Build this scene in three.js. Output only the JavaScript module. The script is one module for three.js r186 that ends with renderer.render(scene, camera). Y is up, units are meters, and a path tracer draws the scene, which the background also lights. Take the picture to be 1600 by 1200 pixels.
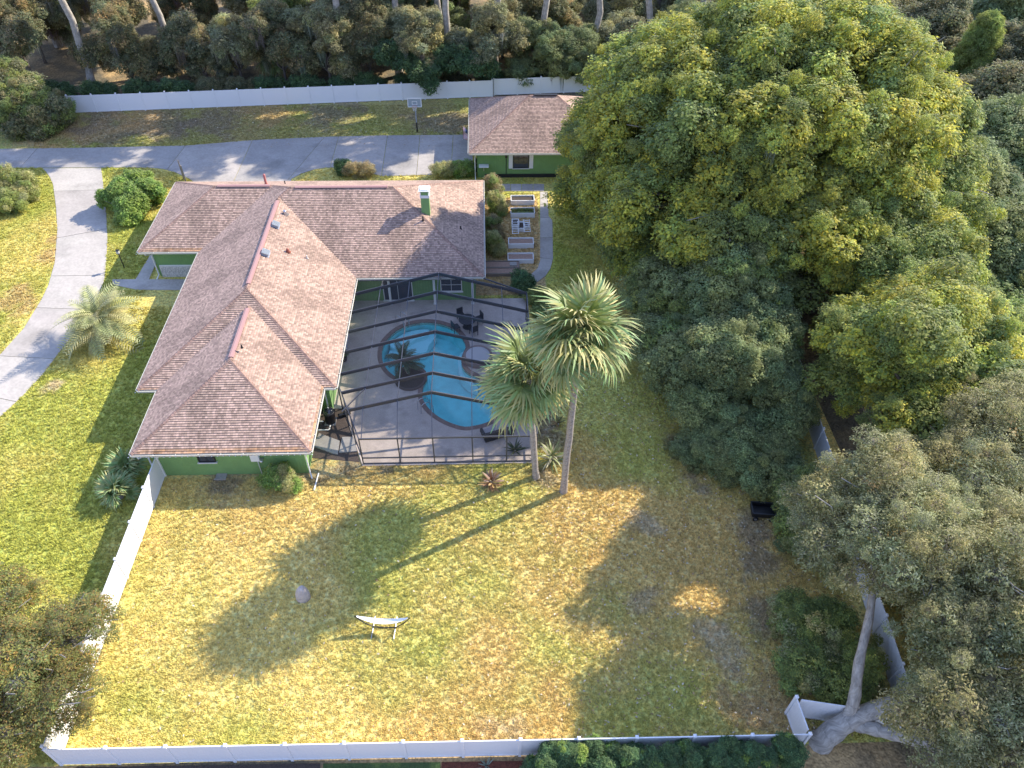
import * as THREE from 'three';
import { mergeGeometries } from 'three/addons/utils/BufferGeometryUtils.js';

// ---------------------------------------------------------------- camera, sky, sun, exposure
const scene = new THREE.Scene();
const V = (x, y, z) => new THREE.Vector3(x, y, z);
const CAM_H = 36, F = 1181.67, rad = THREE.MathUtils.degToRad;
const PITCH = rad(44.745), ROLL = rad(1.039), YAW = rad(2.615);
const camera = new THREE.PerspectiveCamera(THREE.MathUtils.radToDeg(2 * Math.atan(600 / F)), 4 / 3, 0.5, 600);
const right = V(1, 0, 0), up = V(0, Math.cos(PITCH), -Math.sin(PITCH)), fwd = V(0, -Math.sin(PITCH), -Math.cos(PITCH));
const r2 = right.clone().multiplyScalar(Math.cos(ROLL)).addScaledVector(up, Math.sin(ROLL));
const u2 = right.clone().multiplyScalar(-Math.sin(ROLL)).addScaledVector(up, Math.cos(ROLL));
const b2 = fwd.clone().negate();
for (const v of [r2, u2, b2]) v.applyAxisAngle(V(0, 1, 0), -YAW);
camera.position.set(0, CAM_H, 0);
camera.quaternion.setFromRotationMatrix(new THREE.Matrix4().makeBasis(r2, u2, b2));
scene.add(camera);

const lerp0 = (a, b, t) => a + (b - a) * t;
const sunDir = V(1.25, 1, -0.66).normalize();      // towards the sun, read from the shadows of the eaves, the fence and the palm
{       // clear hazy blue sky: deeper overhead, paler towards the horizon, a broad glow round the sun
  const W = 512, H = 256, d = new Float32Array(W * H * 4), v = new THREE.Vector3();
  for (let j = 0; j < H; j++) for (let i = 0; i < W; i++) {
    const el = ((j + 0.5) / H - 0.5) * Math.PI, az = ((i + 0.5) / W - 0.5) * 2 * Math.PI, y = Math.max(0, Math.sin(el)), k = Math.pow(1 - y, 2.6), o = (j * W + i) * 4;
    v.set(Math.cos(az) * Math.cos(el), Math.sin(el), Math.sin(az) * Math.cos(el));
    const c = Math.max(0, v.dot(sunDir)), g = 0.1 * Math.pow(c, 6) + 0.25 * Math.pow(c, 60);
    d[o] = lerp0(0.165, 0.43, k) + g; d[o + 1] = lerp0(0.245, 0.505, k) + g * 0.92; d[o + 2] = lerp0(0.49, 0.66, k) + g * 0.78; d[o + 3] = 1;
  }
  const t = new THREE.DataTexture(d, W, H, THREE.RGBAFormat, THREE.FloatType);
  t.mapping = THREE.EquirectangularReflectionMapping; t.colorSpace = THREE.LinearSRGBColorSpace; t.magFilter = THREE.LinearFilter; t.needsUpdate = true;
  scene.background = t; scene.environment = t;
}
const sun = new THREE.DirectionalLight(new THREE.Color(1, 0.91, 0.77), 3.15);
sun.position.copy(sunDir).multiplyScalar(150).add(V(0, 0, -45));
sun.target.position.set(0, 0, -45);
sun.castShadow = true;
Object.assign(sun.shadow.camera, { left: -80, right: 80, top: 80, bottom: -80, near: 1, far: 320 });
sun.shadow.mapSize.set(4096, 4096);
sun.shadow.radius = 0.8;
scene.add(sun, sun.target);
const renderer = new THREE.WebGLRenderer({ antialias: true });
renderer.toneMapping = THREE.LinearToneMapping;
renderer.toneMappingExposure = 2.95;
renderer.shadowMap.enabled = true;

// ---------------------------------------------------------------- helpers
function rng(seed) { let s = seed | 0; return () => { s = (s + 0x6d2b79f5) | 0; let t = Math.imul(s ^ (s >>> 15), 1 | s); t = (t + Math.imul(t ^ (t >>> 7), 61 | t)) ^ t; return ((t ^ (t >>> 14)) >>> 0) / 4294967296; }; }
// photo pixel (1600 x 1200) at height h -> world point
function gp(u, v, h = 0) {
  const d = r2.clone().multiplyScalar((u - 800) / F).addScaledVector(u2, -(v - 600) / F).sub(b2);
  return d.multiplyScalar((h - CAM_H) / d.y).add(camera.position);
}
const gx = (u, v, h = 0) => { const p = gp(u, v, h); return [p.x, p.z]; };
const r6 = (x, y) => gx(520 + x * 0.26667, 420 + y * 0.26667);
const lerp = THREE.MathUtils.lerp, clamp = THREE.MathUtils.clamp, sstep = THREE.MathUtils.smoothstep;
const hash = (x, y) => { let h = Math.imul(x, 374761393) ^ Math.imul(y, 668265263); h = Math.imul(h ^ (h >>> 13), 1274126177); return ((h ^ (h >>> 16)) >>> 0) / 4294967296; };
function vn(x, y, per = 0) {
  const xi = Math.floor(x), yi = Math.floor(y), a = x - xi, b = y - yi, s = a * a * (3 - 2 * a), t = b * b * (3 - 2 * b);
  const w = per ? (k) => ((k % per) + per) % per : (k) => k;
  return lerp(lerp(hash(w(xi), w(yi)), hash(w(xi + 1), w(yi)), s), lerp(hash(w(xi), w(yi + 1)), hash(w(xi + 1), w(yi + 1)), s), t);
}
function fbm(x, y, oct = 4, per = 0) { let s = 0, a = 0.5, n = 0; for (let i = 0; i < oct; i++) { s += a * vn(x + i * 17 * (per ? 0 : 1), y, per); n += a; a *= 0.5; x *= 2; y *= 2; if (per) per *= 2; } return s / n; }

function texture(w, h, f, { srgb = true, repeat = true } = {}) {      // f(x, y, set) in 0..1 linear colour
  const d = new Uint8Array(w * h * 4), enc = (c) => srgb ? (c <= 0.0031308 ? c * 12.92 : 1.055 * Math.pow(c, 1 / 2.4) - 0.055) : c;
  for (let y = 0; y < h; y++) for (let x = 0; x < w; x++) {
    const c = f((x + 0.5) / w, (y + 0.5) / h, x, y), o = (y * w + x) * 4;
    for (let k = 0; k < 3; k++) d[o + k] = clamp(enc(clamp(Array.isArray(c) ? c[k] : c, 0, 1)) * 255 + 0.5, 0, 255);
    d[o + 3] = 255;
  }
  const t = new THREE.DataTexture(d, w, h);
  t.colorSpace = srgb ? THREE.SRGBColorSpace : THREE.NoColorSpace;
  t.wrapS = t.wrapT = repeat ? THREE.RepeatWrapping : THREE.ClampToEdgeWrapping;
  t.magFilter = THREE.LinearFilter; t.minFilter = THREE.LinearMipmapLinearFilter; t.generateMipmaps = true; t.needsUpdate = true;
  return t;
}
const scaled = (t, m) => { const c = t.clone(); c.repeat.set(1 / m, 1 / m); c.needsUpdate = true; return c; };
const lin = (r, g, b) => new THREE.Color().setRGB(r, g, b);
const std = (o) => new THREE.MeshStandardMaterial({ roughness: 0.85, ...o });

function metreUV(g) {            // planar uv in metres from position and normal
  const p = g.attributes.position, n = g.attributes.normal, uv = new Float32Array(p.count * 2);
  for (let i = 0; i < p.count; i++) {
    const ax = Math.abs(n.getX(i)), ay = Math.abs(n.getY(i)), az = Math.abs(n.getZ(i)), x = p.getX(i), y = p.getY(i), z = p.getZ(i);
    if (ay >= ax && ay >= az) { uv[2 * i] = x; uv[2 * i + 1] = z; } else if (ax >= az) { uv[2 * i] = z; uv[2 * i + 1] = y; } else { uv[2 * i] = x; uv[2 * i + 1] = y; }
  }
  g.setAttribute('uv', new THREE.BufferAttribute(uv, 2));
  return g;
}
function mg(list) {
  const l = list.map((g) => { const c = g.index ? g.toNonIndexed() : g; for (const k of Object.keys(c.attributes)) if (!['position', 'normal', 'uv'].includes(k)) c.deleteAttribute(k); if (!c.attributes.uv) metreUV(c); return c; });
  return l.length === 1 ? l[0] : mergeGeometries(l);
}
function box(w, h, d, x = 0, y = 0, z = 0, ry = 0) {      // y is the bottom
  const g = new THREE.BoxGeometry(w, h, d);
  g.translate(0, h / 2, 0); metreUV(g);
  if (ry) g.rotateY(ry);
  g.translate(x, y, z);
  return g;
}
function beam(a, b, w, h) {      // box from a to b (Vector3), w across, h along the up side
  const L = a.distanceTo(b), g = new THREE.BoxGeometry(L, h, w); metreUV(g);
  const x = b.clone().sub(a).normalize(), zz = x.clone().cross(V(0, 1, 0)).lengthSq() < 1e-6 ? V(0, 0, 1) : x.clone().cross(V(0, 1, 0)).normalize(), y = zz.clone().cross(x);
  return g.applyMatrix4(new THREE.Matrix4().makeBasis(x, y, zz).setPosition(a.clone().add(b).multiplyScalar(0.5)));
}
function tube(pts, radii, seg = 7, caps = false) {
  const n = pts.length, pos = [], nor = [], uv = [], idx = [];
  let ref = V(0.37, 0.2, 0.9).normalize(), len = 0;
  for (let i = 0; i < n; i++) {
    const t = pts[Math.min(i + 1, n - 1)].clone().sub(pts[Math.max(i - 1, 0)]).normalize();
    const a = ref.clone().addScaledVector(t, -ref.dot(t)).normalize(); ref = a;
    const b = t.clone().cross(a);
    if (i) len += pts[i].distanceTo(pts[i - 1]);
    const r = Array.isArray(radii) ? radii[i] : radii;
    for (let k = 0; k <= seg; k++) {
      const th = (k / seg) * Math.PI * 2, d = a.clone().multiplyScalar(Math.cos(th)).addScaledVector(b, Math.sin(th));
      pos.push(pts[i].x + d.x * r, pts[i].y + d.y * r, pts[i].z + d.z * r); nor.push(d.x, d.y, d.z); uv.push((k / seg) * Math.max(0.1, r * 6.28), len);
    }
  }
  for (let i = 0; i < n - 1; i++) for (let k = 0; k < seg; k++) { const a = i * (seg + 1) + k, b = a + seg + 1; idx.push(a, a + 1, b, b, a + 1, b + 1); }
  const g = new THREE.BufferGeometry();
  g.setAttribute('position', new THREE.Float32BufferAttribute(pos, 3)); g.setAttribute('normal', new THREE.Float32BufferAttribute(nor, 3)); g.setAttribute('uv', new THREE.Float32BufferAttribute(uv, 2)); g.setIndex(idx);
  if (!caps) return g;
  const e = pts[n - 1], s = new THREE.SphereGeometry(Array.isArray(radii) ? radii[n - 1] : radii, seg, 4); s.translate(e.x, e.y, e.z);
  const f0 = pts[0], s0 = new THREE.SphereGeometry(Array.isArray(radii) ? radii[0] : radii, seg, 4); s0.translate(f0.x, f0.y, f0.z);
  return mg([g, s, s0]);
}
function flat(verts, tris, uvs, cols) {       // non-indexed flat faces from vertex arrays
  const pos = [], uv = [], col = [], nor = [], a = V(0, 0, 0), b = V(0, 0, 0);
  for (const t of tris) {
    const [p, q, r] = t.map((i) => verts[i]);
    a.set(q[0] - p[0], q[1] - p[1], q[2] - p[2]); b.set(r[0] - p[0], r[1] - p[1], r[2] - p[2]); a.cross(b).normalize();
    for (const i of t) { pos.push(...verts[i]); nor.push(a.x, a.y, a.z); if (uvs) uv.push(...uvs[i]); if (cols) col.push(...cols[i]); }
  }
  const g = new THREE.BufferGeometry();
  g.setAttribute('position', new THREE.Float32BufferAttribute(pos, 3)); g.setAttribute('normal', new THREE.Float32BufferAttribute(nor, 3));
  if (uvs) g.setAttribute('uv', new THREE.Float32BufferAttribute(uv, 2)); else metreUV(g);
  if (cols) g.setAttribute('color', new THREE.Float32BufferAttribute(col, 3));
  return g;
}
function prism(poly, y0, y1, bottom = false) {       // poly: [[x, z], ...]
  let p = poly.map(([x, z]) => new THREE.Vector2(x, z));
  if (THREE.ShapeUtils.area(p) < 0) p = p.reverse();
  const f = THREE.ShapeUtils.triangulateShape(p, []), v = [], t = [], n = p.length;
  for (const q of p) v.push([q.x, y1, q.y]);
  for (const q of f) { t.push([q[0], q[2], q[1]]); }
  for (const q of p) v.push([q.x, y0, q.y]);
  for (let i = 0; i < n; i++) { const j = (i + 1) % n; t.push([i, j, n + i], [j, n + j, n + i]); }
  if (bottom) for (const q of f) t.push([n + q[0], n + q[1], n + q[2]]);
  return flat(v, t);
}
function clipHalf(poly, a, b, off = 0) {     // keep the side to the left of a->b (in x,z), shifted by off towards the kept side
  const dx = b[0] - a[0], dz = b[1] - a[1], L = Math.hypot(dx, dz), d = (p) => ((p[0] - a[0]) * -dz + (p[1] - a[1]) * dx) / L - off, out = [];
  for (let i = 0; i < poly.length; i++) {
    const p = poly[i], q = poly[(i + 1) % poly.length], dp = d(p), dq = d(q);
    if (dp >= 0) out.push(p);
    if ((dp > 0 && dq < 0) || (dp < 0 && dq > 0)) { const k = dp / (dp - dq); out.push([p[0] + (q[0] - p[0]) * k, p[1] + (q[1] - p[1]) * k]); }
  }
  return out;
}
function smooth(pts, n) { return new THREE.CatmullRomCurve3(pts.map(([x, z]) => V(x, 0, z)), true, 'centripetal').getPoints(n).slice(0, -1).map((p) => [p.x, p.z]); }

const used = {};
function named(n) { if (used[n] === undefined) { used[n] = 0; return n; } return n + '_' + String(++used[n]).padStart(3, '0'); }
function put(o) { o.traverse((c) => { if (c.isMesh) c.castShadow = c.receiveShadow = true; }); return o; }
function mesh(name, geo, mat, parent) { const m = new THREE.Mesh(Array.isArray(geo) ? mg(geo) : geo, mat); m.name = name; m.castShadow = m.receiveShadow = true; parent.add(m); return m; }
function thing(name, label, category, [x, y, z] = [0, 0, 0], turn = 0, group) {
  const o = new THREE.Group(); o.name = named(name); o.position.set(x, y, z); o.rotation.y = turn; o.userData = { label, category }; if (group) o.userData.group = group; scene.add(o); return o;
}
function structure(name, geo, mat) { const m = mesh(named(name), geo, mat, scene); m.userData.kind = 'structure'; return m; }

// ---------------------------------------------------------------- materials
const grainT = texture(256, 256, (u, v) => 0.55 + 0.45 * fbm(u * 32, v * 32, 3, 32), { srgb: false });
const concreteT = texture(1024, 1024, (u, v) => {
  const a = fbm(u * 6, v * 6, 5, 6), b = fbm(u * 90, v * 90, 2, 90), c = fbm(u * 3 + 3, v * 14, 3, 0), s = sstep(fbm(u * 5, v * 5, 5, 5), 0.52, 0.8);
  const k = (0.78 + 0.34 * (a - 0.5) + 0.2 * (b - 0.5)) * (1 - 0.22 * s);
  return [0.53 * k, 0.49 * k * (1 - 0.02 * c), 0.425 * k];
});
const M = {};
M.concrete = std({ map: scaled(concreteT, 11), roughness: 0.9, bumpMap: scaled(grainT, 0.8), bumpScale: 0.004 });
M.concreteOld = std({ map: scaled(concreteT, 12.3), color: lin(0.86, 0.86, 0.88), roughness: 0.92, bumpMap: scaled(grainT, 0.8), bumpScale: 0.004 });
M.deck = std({ map: scaled(concreteT, 4.1), color: lin(1.25, 1.15, 1.12), roughness: 0.9 });
M.vinyl = new THREE.MeshPhysicalMaterial({ color: lin(0.8, 0.8, 0.8), roughness: 0.45 });
M.white = std({ color: lin(0.74, 0.74, 0.72), roughness: 0.5 });
M.gutter = std({ color: lin(0.62, 0.59, 0.5), roughness: 0.5 });
M.dark = std({ color: lin(0.02, 0.021, 0.024), roughness: 0.5 });
M.black = std({ color: lin(0.012, 0.012, 0.014), roughness: 0.35 });
M.bronze = std({ color: lin(0.085, 0.087, 0.097), roughness: 0.35, metalness: 0.4 });
M.steel = std({ color: lin(0.55, 0.56, 0.58), roughness: 0.3, metalness: 0.8 });
M.pipe = std({ color: lin(0.7, 0.68, 0.62), roughness: 0.45 });
const greenT = texture(512, 512, (u, v) => { const k = 0.9 + 0.22 * (fbm(u * 8, v * 8, 4, 8) - 0.5); return [0.19 * k, 0.35 * k, 0.125 * k]; });
const grooveT = texture(256, 16, (u) => { const f = (u * 8) % 1; return f < 0.06 ? 0 : 1; }, { srgb: false });
M.wall = std({ map: scaled(greenT, 4), roughness: 0.8 });
M.siding = std({ map: scaled(greenT, 4), roughness: 0.8, bumpMap: scaled(grooveT, 1.6), bumpScale: 0.012 });
M.stone = std({ map: texture(256, 256, (u, v) => { const a = fbm(u * 14, v * 10, 3); const k = 0.25 + 0.5 * a; return [k, k * 0.96, k * 0.9]; }), roughness: 0.95 });
M.soffit = std({ color: lin(0.5, 0.48, 0.42), roughness: 0.8 });
M.glass = new THREE.MeshPhysicalMaterial({ color: lin(0.05, 0.06, 0.075), roughness: 0.06, metalness: 0, specularIntensity: 1 });
M.screen = std({ color: lin(0.012, 0.013, 0.017), roughness: 0.7, transparent: true, opacity: 0.24, side: THREE.DoubleSide });
M.bark = std({ map: texture(256, 256, (u, v) => { const k = 0.5 + 0.9 * (fbm(u * 10, v * 3, 4) - 0.25); return [0.2 * k, 0.17 * k, 0.14 * k]; }), roughness: 0.95, bumpMap: grainT, bumpScale: 0.03 });
M.barkPale = std({ map: texture(256, 256, (u, v) => { const k = 0.55 + 0.9 * (fbm(u * 10, v * 4, 4) - 0.25); return [0.46 * k, 0.42 * k, 0.36 * k]; }), roughness: 0.95, bumpMap: grainT, bumpScale: 0.03 });
M.palmBark = std({ map: texture(256, 256, (u, v) => { const r = 0.8 + 0.35 * Math.sin(v * 130 + 6 * fbm(u * 6, v * 8, 2)), k = r * (0.55 + 0.8 * (fbm(u * 14, v * 20, 4) - 0.2)); return [0.52 * k, 0.46 * k, 0.4 * k]; }), roughness: 0.95, bumpMap: grainT, bumpScale: 0.04 });
M.wood = std({ map: texture(256, 256, (u, v) => { const k = 0.6 + 0.7 * (fbm(u * 3, v * 40, 3) - 0.2); return [0.3 * k, 0.26 * k, 0.22 * k]; }), roughness: 0.9 });
M.timber = std({ map: M.wood.map, color: lin(0.9, 0.85, 0.8), roughness: 0.95 });
M.soil = std({ map: texture(256, 256, (u, v) => { const k = 0.4 + 1.2 * fbm(u * 40, v * 40, 3, 40); return [0.06 * k, 0.045 * k, 0.035 * k]; }), roughness: 1 });
M.chips = std({ map: texture(256, 256, (u, v) => { const k = 0.3 + 1.4 * fbm(u * 50, v * 50, 2, 50); return [0.34 * k, 0.22 * k, 0.16 * k]; }), roughness: 1 });
M.leaf = new THREE.MeshPhysicalMaterial({ vertexColors: true, roughness: 0.9, transmission: 0.58, thickness: 0, side: THREE.DoubleSide, specularIntensity: 0.5 });
M.frond = new THREE.MeshPhysicalMaterial({ vertexColors: true, roughness: 0.6, transmission: 0.3, thickness: 0, side: THREE.DoubleSide });
M.rock = std({ map: texture(128, 128, (u, v) => { const k = 0.75 + 0.5 * (fbm(u * 8, v * 8, 4, 8) - 0.5); return [0.66 * k, 0.57 * k, 0.51 * k]; }), roughness: 0.95, bumpMap: grainT, bumpScale: 0.03 });
// ---------------------------------------------------------------- ground, lawn
const LX0 = -54, LX1 = 22, LZ0 = -81, LZ1 = -12.55;
const bare = [[80, 603, 0.85, 0], [86, 600, 0.5, 0], [12, 472, 2.1, 1], [86, 375, 1.0, 1], [84, 395, 1.2, 1], [1130, 1015, 1.1, 0], [1145, 1045, 0.9, 0], [1110, 990, 0.7, 0], [1000, 938, 0.75, 0], [1015, 925, 0.5, 0], [1003, 815, 0.7, 0], [1020, 822, 0.6, 0], [805, 1140, 0.8, 0], [760, 1135, 0.6, 1],
  [1070, 715, 1.0, 2], [1085, 745, 1.0, 2], [1055, 690, 0.8, 2], [1100, 765, 0.8, 2], [1200, 1080, 1.6, 1], [1210, 960, 1.4, 2], [1180, 880, 1.4, 2], [1225, 1130, 1.3, 1], [1150, 1100, 1.0, 1], [870, 690, 1.5, 2], [850, 740, 1.2, 2], [770, 755, 0.7, 2], [345, 745, 1.6, 2], [420, 750, 1.0, 2], [1180, 830, 1.5, 2],
  [180, 205, 4, 2], [250, 190, 4, 2], [120, 200, 4, 1], [60, 215, 3, 1], [330, 190, 3.5, 2], [420, 180, 3, 1], [150, 186, 3, 2], [215, 185, 3, 1], [520, 175, 3, 2], [690, 190, 3, 2], [500, 745, 1.2, 2], [540, 730, 1.0, 2], [840, 655, 1.6, 2], [600, 733, 0.6, 2]]
  .map(([u, v, r, k]) => [...gx(u, v), r, k]);
const bareColor = [[0.46, 0.36, 0.2], [0.44, 0.3, 0.13], [0.24, 0.185, 0.12]];
function lawnColor(x, z, out) {
  const n1 = fbm(x / 6 + 3, z / 6, 3), n2 = fbm(x / 1.7, z / 1.7 + 9, 3), n3 = fbm(x / 13 + 50, z / 13, 2);
  let r, g, b;
  if (x < -19.4 || z < -45) {                       // front lawn: greener than the back lawn
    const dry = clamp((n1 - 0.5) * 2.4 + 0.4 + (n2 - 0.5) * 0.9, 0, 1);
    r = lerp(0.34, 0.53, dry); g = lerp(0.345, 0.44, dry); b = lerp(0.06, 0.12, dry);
  } else {                                          // back lawn: straw-coloured with green and brown patches
    const green = clamp((n1 - 0.5) * 3 + 0.32 + (n2 - 0.5) * 0.9, 0, 1), brown = clamp((n3 - 0.5) * 3.2 + 0.3 + (n2 - 0.5) * 0.5, 0, 1);
    r = lerp(lerp(0.62, 0.54, brown), 0.42, green); g = lerp(lerp(0.5, 0.385, brown), 0.395, green); b = lerp(lerp(0.165, 0.13, brown), 0.095, green);
  }
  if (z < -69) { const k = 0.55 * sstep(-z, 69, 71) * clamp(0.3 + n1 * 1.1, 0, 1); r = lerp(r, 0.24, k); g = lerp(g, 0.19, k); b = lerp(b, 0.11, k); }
  if (x > -1 && x < 4.7 && z < -46 && z > -60) { const k = clamp(0.4 + n2, 0, 1); r = lerp(0.3, 0.48, k); g = lerp(0.22, 0.33, k); b = lerp(0.11, 0.14, k); }
  for (const [bx, bz, br, k] of bare) {
    const d = Math.hypot(x - bx, z - bz) / br;
    if (d < 1.6) { const w = sstep(1.35 - d + (n2 - 0.5) * 1.7 + (fbm(x * 3, z * 3, 2) - 0.5) * 0.8, 0.1, 0.9) * 0.72, c = bareColor[k]; r = lerp(r, c[0], w); g = lerp(g, c[1], w); b = lerp(b, c[2], w); }
  }
  out[0] = r; out[1] = g; out[2] = b;
  return out;
}
const tmpC = [0, 0, 0];
const CELL = 256, coarse = new Float32Array(CELL * CELL * 4 * 3), CW = CELL * 2;      // patches at 512 x 512, blades at 2048 x 2048
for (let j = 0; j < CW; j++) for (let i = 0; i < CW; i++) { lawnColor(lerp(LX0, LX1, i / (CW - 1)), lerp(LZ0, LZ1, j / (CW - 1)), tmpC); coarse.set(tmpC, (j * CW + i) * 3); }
function lawnAt(x, z, out) {
  const fx = clamp((x - LX0) / (LX1 - LX0), 0, 1) * (CW - 1), fz = clamp((z - LZ0) / (LZ1 - LZ0), 0, 1) * (CW - 1), i = Math.min(CW - 2, Math.floor(fx)), j = Math.min(CW - 2, Math.floor(fz)), a = fx - i, b = fz - j, o = (j * CW + i) * 3;
  for (let k = 0; k < 3; k++) out[k] = lerp(lerp(coarse[o + k], coarse[o + 3 + k], a), lerp(coarse[o + CW * 3 + k], coarse[o + CW * 3 + 3 + k], a), b);
  return out;
}
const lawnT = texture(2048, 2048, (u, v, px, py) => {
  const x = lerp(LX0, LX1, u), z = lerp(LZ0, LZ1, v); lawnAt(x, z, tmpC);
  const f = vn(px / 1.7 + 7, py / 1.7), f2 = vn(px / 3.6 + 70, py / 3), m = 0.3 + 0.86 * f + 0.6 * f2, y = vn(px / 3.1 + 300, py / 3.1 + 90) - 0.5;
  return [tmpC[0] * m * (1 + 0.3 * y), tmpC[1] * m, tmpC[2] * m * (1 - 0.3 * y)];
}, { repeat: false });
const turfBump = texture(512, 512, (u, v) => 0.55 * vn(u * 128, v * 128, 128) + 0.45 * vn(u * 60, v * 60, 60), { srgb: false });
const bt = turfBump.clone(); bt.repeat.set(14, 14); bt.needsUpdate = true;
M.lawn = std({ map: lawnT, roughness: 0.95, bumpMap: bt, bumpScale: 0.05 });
const litterT = texture(1024, 1024, (u, v) => {
  const a = fbm(u * 5, v * 5, 4, 5), b = vn(u * 220, v * 220, 220), c = vn(u * 110 + 5, v * 110, 110), k = 0.45 + 0.6 * b + 0.4 * c, w = clamp((a - 0.36) * 3, 0, 1);
  return [lerp(0.13, 0.46, w) * k, lerp(0.11, 0.31, w) * k, lerp(0.07, 0.14, w) * k];
});
M.litter = std({ map: scaled(litterT, 17), roughness: 1, bumpMap: scaled(turfBump, 9), bumpScale: 0.06 });
// bare clearing and sandy drive seen between the trunks beyond the fence
structure('sandy_clearing', prism([gx(38, 8), gx(55, -8), gx(90, -8), gx(86, 18), gx(74, 38), gx(52, 34)], -0.02, -0.012), std({ map: scaled(concreteT, 9), color: lin(1, 0.92, 0.8), roughness: 1 }));
// beds outside the south fence
structure('mulch_bed', prism([gx(690, 1191), gx(817, 1189), gx(817, 1215), gx(690, 1215)], -0.02, 0.03), std({ map: scaled(M.chips.map, 2), color: lin(0.34, 0.16, 0.12), roughness: 1 }));
structure('planting_bed', prism([gx(120, 1199), gx(500, 1193), gx(500, 1230), gx(60, 1230)], -0.02, 0.02), std({ map: scaled(M.soil.map, 1.5), color: lin(1, 1, 1), roughness: 1 }));
{
  const g = prism([gx(505, 1193), gx(688, 1191), gx(688, 1230), gx(505, 1230)], -0.02, 0.005);
  structure('verge', g, std({ map: scaled(litterT, 6), color: lin(0.45, 0.85, 0.4), roughness: 1 }));
}

// ---------------------------------------------------------------- driveway and paths (slabs with open joints)
function slabs(holder, poly, cuts, mats, y1, gap = 0.045) {        // cuts: ordered lines [a, b]; slabs lie between neighbouring lines
  const r = rng(poly.length * 77 + cuts.length);
  for (let i = 0; i <= cuts.length; i++) {
    let p = poly;
    if (i > 0) p = clipHalf(p, cuts[i - 1][0], cuts[i - 1][1], gap / 2);
    if (i < cuts.length) p = clipHalf(p, cuts[i][1], cuts[i][0], gap / 2);
    if (p.length < 3) continue;
    mesh('slab', prism(p, -0.02, y1 + (r() - 0.5) * 0.012), mats[i % mats.length], holder);
  }
}
const dA = M.concreteOld, dB = dA.clone(); dB.color = lin(0.79, 0.8, 0.83); const dC = dA.clone(); dC.color = lin(0.92, 0.91, 0.92);
function holder(name) { const g = new THREE.Group(); g.name = named(name); g.userData = { kind: 'structure' }; scene.add(g); return g; }
{
  const dw = holder('driveway');
  const P = [[-90, 234], [0, 233], [150, 231], [232, 229], [289, 228], [400, 219], [500, 214.5], [600, 212], [736, 211], [740, 268], [700, 272.5], [650, 274], [597, 275.5], [580, 271], [560, 264.5], [535, 262], [510, 262], [490, 265], [470, 272], [455, 280], [455, 290], [310, 290], [296, 279.5], [275, 270], [255, 264], [232, 262], [158, 262], [66, 262.4], [0, 262.2], [-90, 262]].map((p) => gx(...p));
  const cuts = [[[57, 234], [31, 263]], [[289, 229], [265, 261]], [[390, 229], [368, 277]], [[498, 225], [454, 277]], [[529, 215], [517, 258]], [[605, 215], [596, 275]], [[656, 213], [651, 273]], [[708, 213], [705, 265]]].map((c) => c.map((p) => gx(...p)));
  slabs(dw, P, cuts.map(([a, b]) => [b, a]), [dA, dB, dC, dB, dA, dC, dB, dA, dC], 0.035);
  const Q = [[66, 263.4], [158, 263], [163, 300], [166.5, 340], [168, 375], [166, 410], [163, 438], [150, 470], [120, 515], [86, 560], [66, 586], [40, 614], [0, 652], [-80, 725], [-80, 620], [0, 555], [38, 513], [58, 480], [65, 469], [76, 446], [86, 410], [90, 360], [88, 324], [83, 288], [77, 275], [71, 267.5]].map((p) => gx(...p));
  const cut2 = [[[60, 300], [190, 296]], [[60, 378], [200, 352]], [[60, 432], [200, 430]], [[20, 480], [200, 486]], [[-20, 555.5], [120, 563]], [[-60, 610], [80, 640]]].map((c) => c.map((p) => gx(...p)));
  slabs(dw, Q, cut2, [M.concrete, dC, M.concrete, M.concrete, dC, M.concrete, M.concrete], 0.04);
}
{
  const w = holder('front_path');
  slabs(w, [[176, 437], [212, 437], [238, 394], [252, 394], [233, 437], [292, 437], [284, 453.5], [214, 453], [176, 445]].map((p) => gx(...p)), [], [M.concrete], 0.045);
}
{
  const w = holder('garden_path');
  slabs(w, [[779, 288], [850, 288], [850, 299], [779, 299]].map((p) => gx(...p)), [[[798, 300], [798, 287]], [[815, 300], [815, 287]], [[833, 300], [833, 287]]].map((c) => c.map((p) => gx(...p))), [dC, M.concrete, dC], 0.04);
  const Q = [[844, 300], [856, 300], [857, 338], [863, 345], [864, 405], [860, 420], [852, 432], [839, 441], [831, 441], [822, 437], [832, 427], [840, 420], [844, 408]].map((p) => gx(...p));
  slabs(w, Q, [[[830, 320], [875, 320]], [[830, 341], [875, 341]], [[830, 372], [875, 372]], [[832, 402], [875, 407]]].map((c) => c.map((p) => gx(...p))), [M.concrete, dC, M.concrete, dC, M.concrete], 0.04);
}
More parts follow.
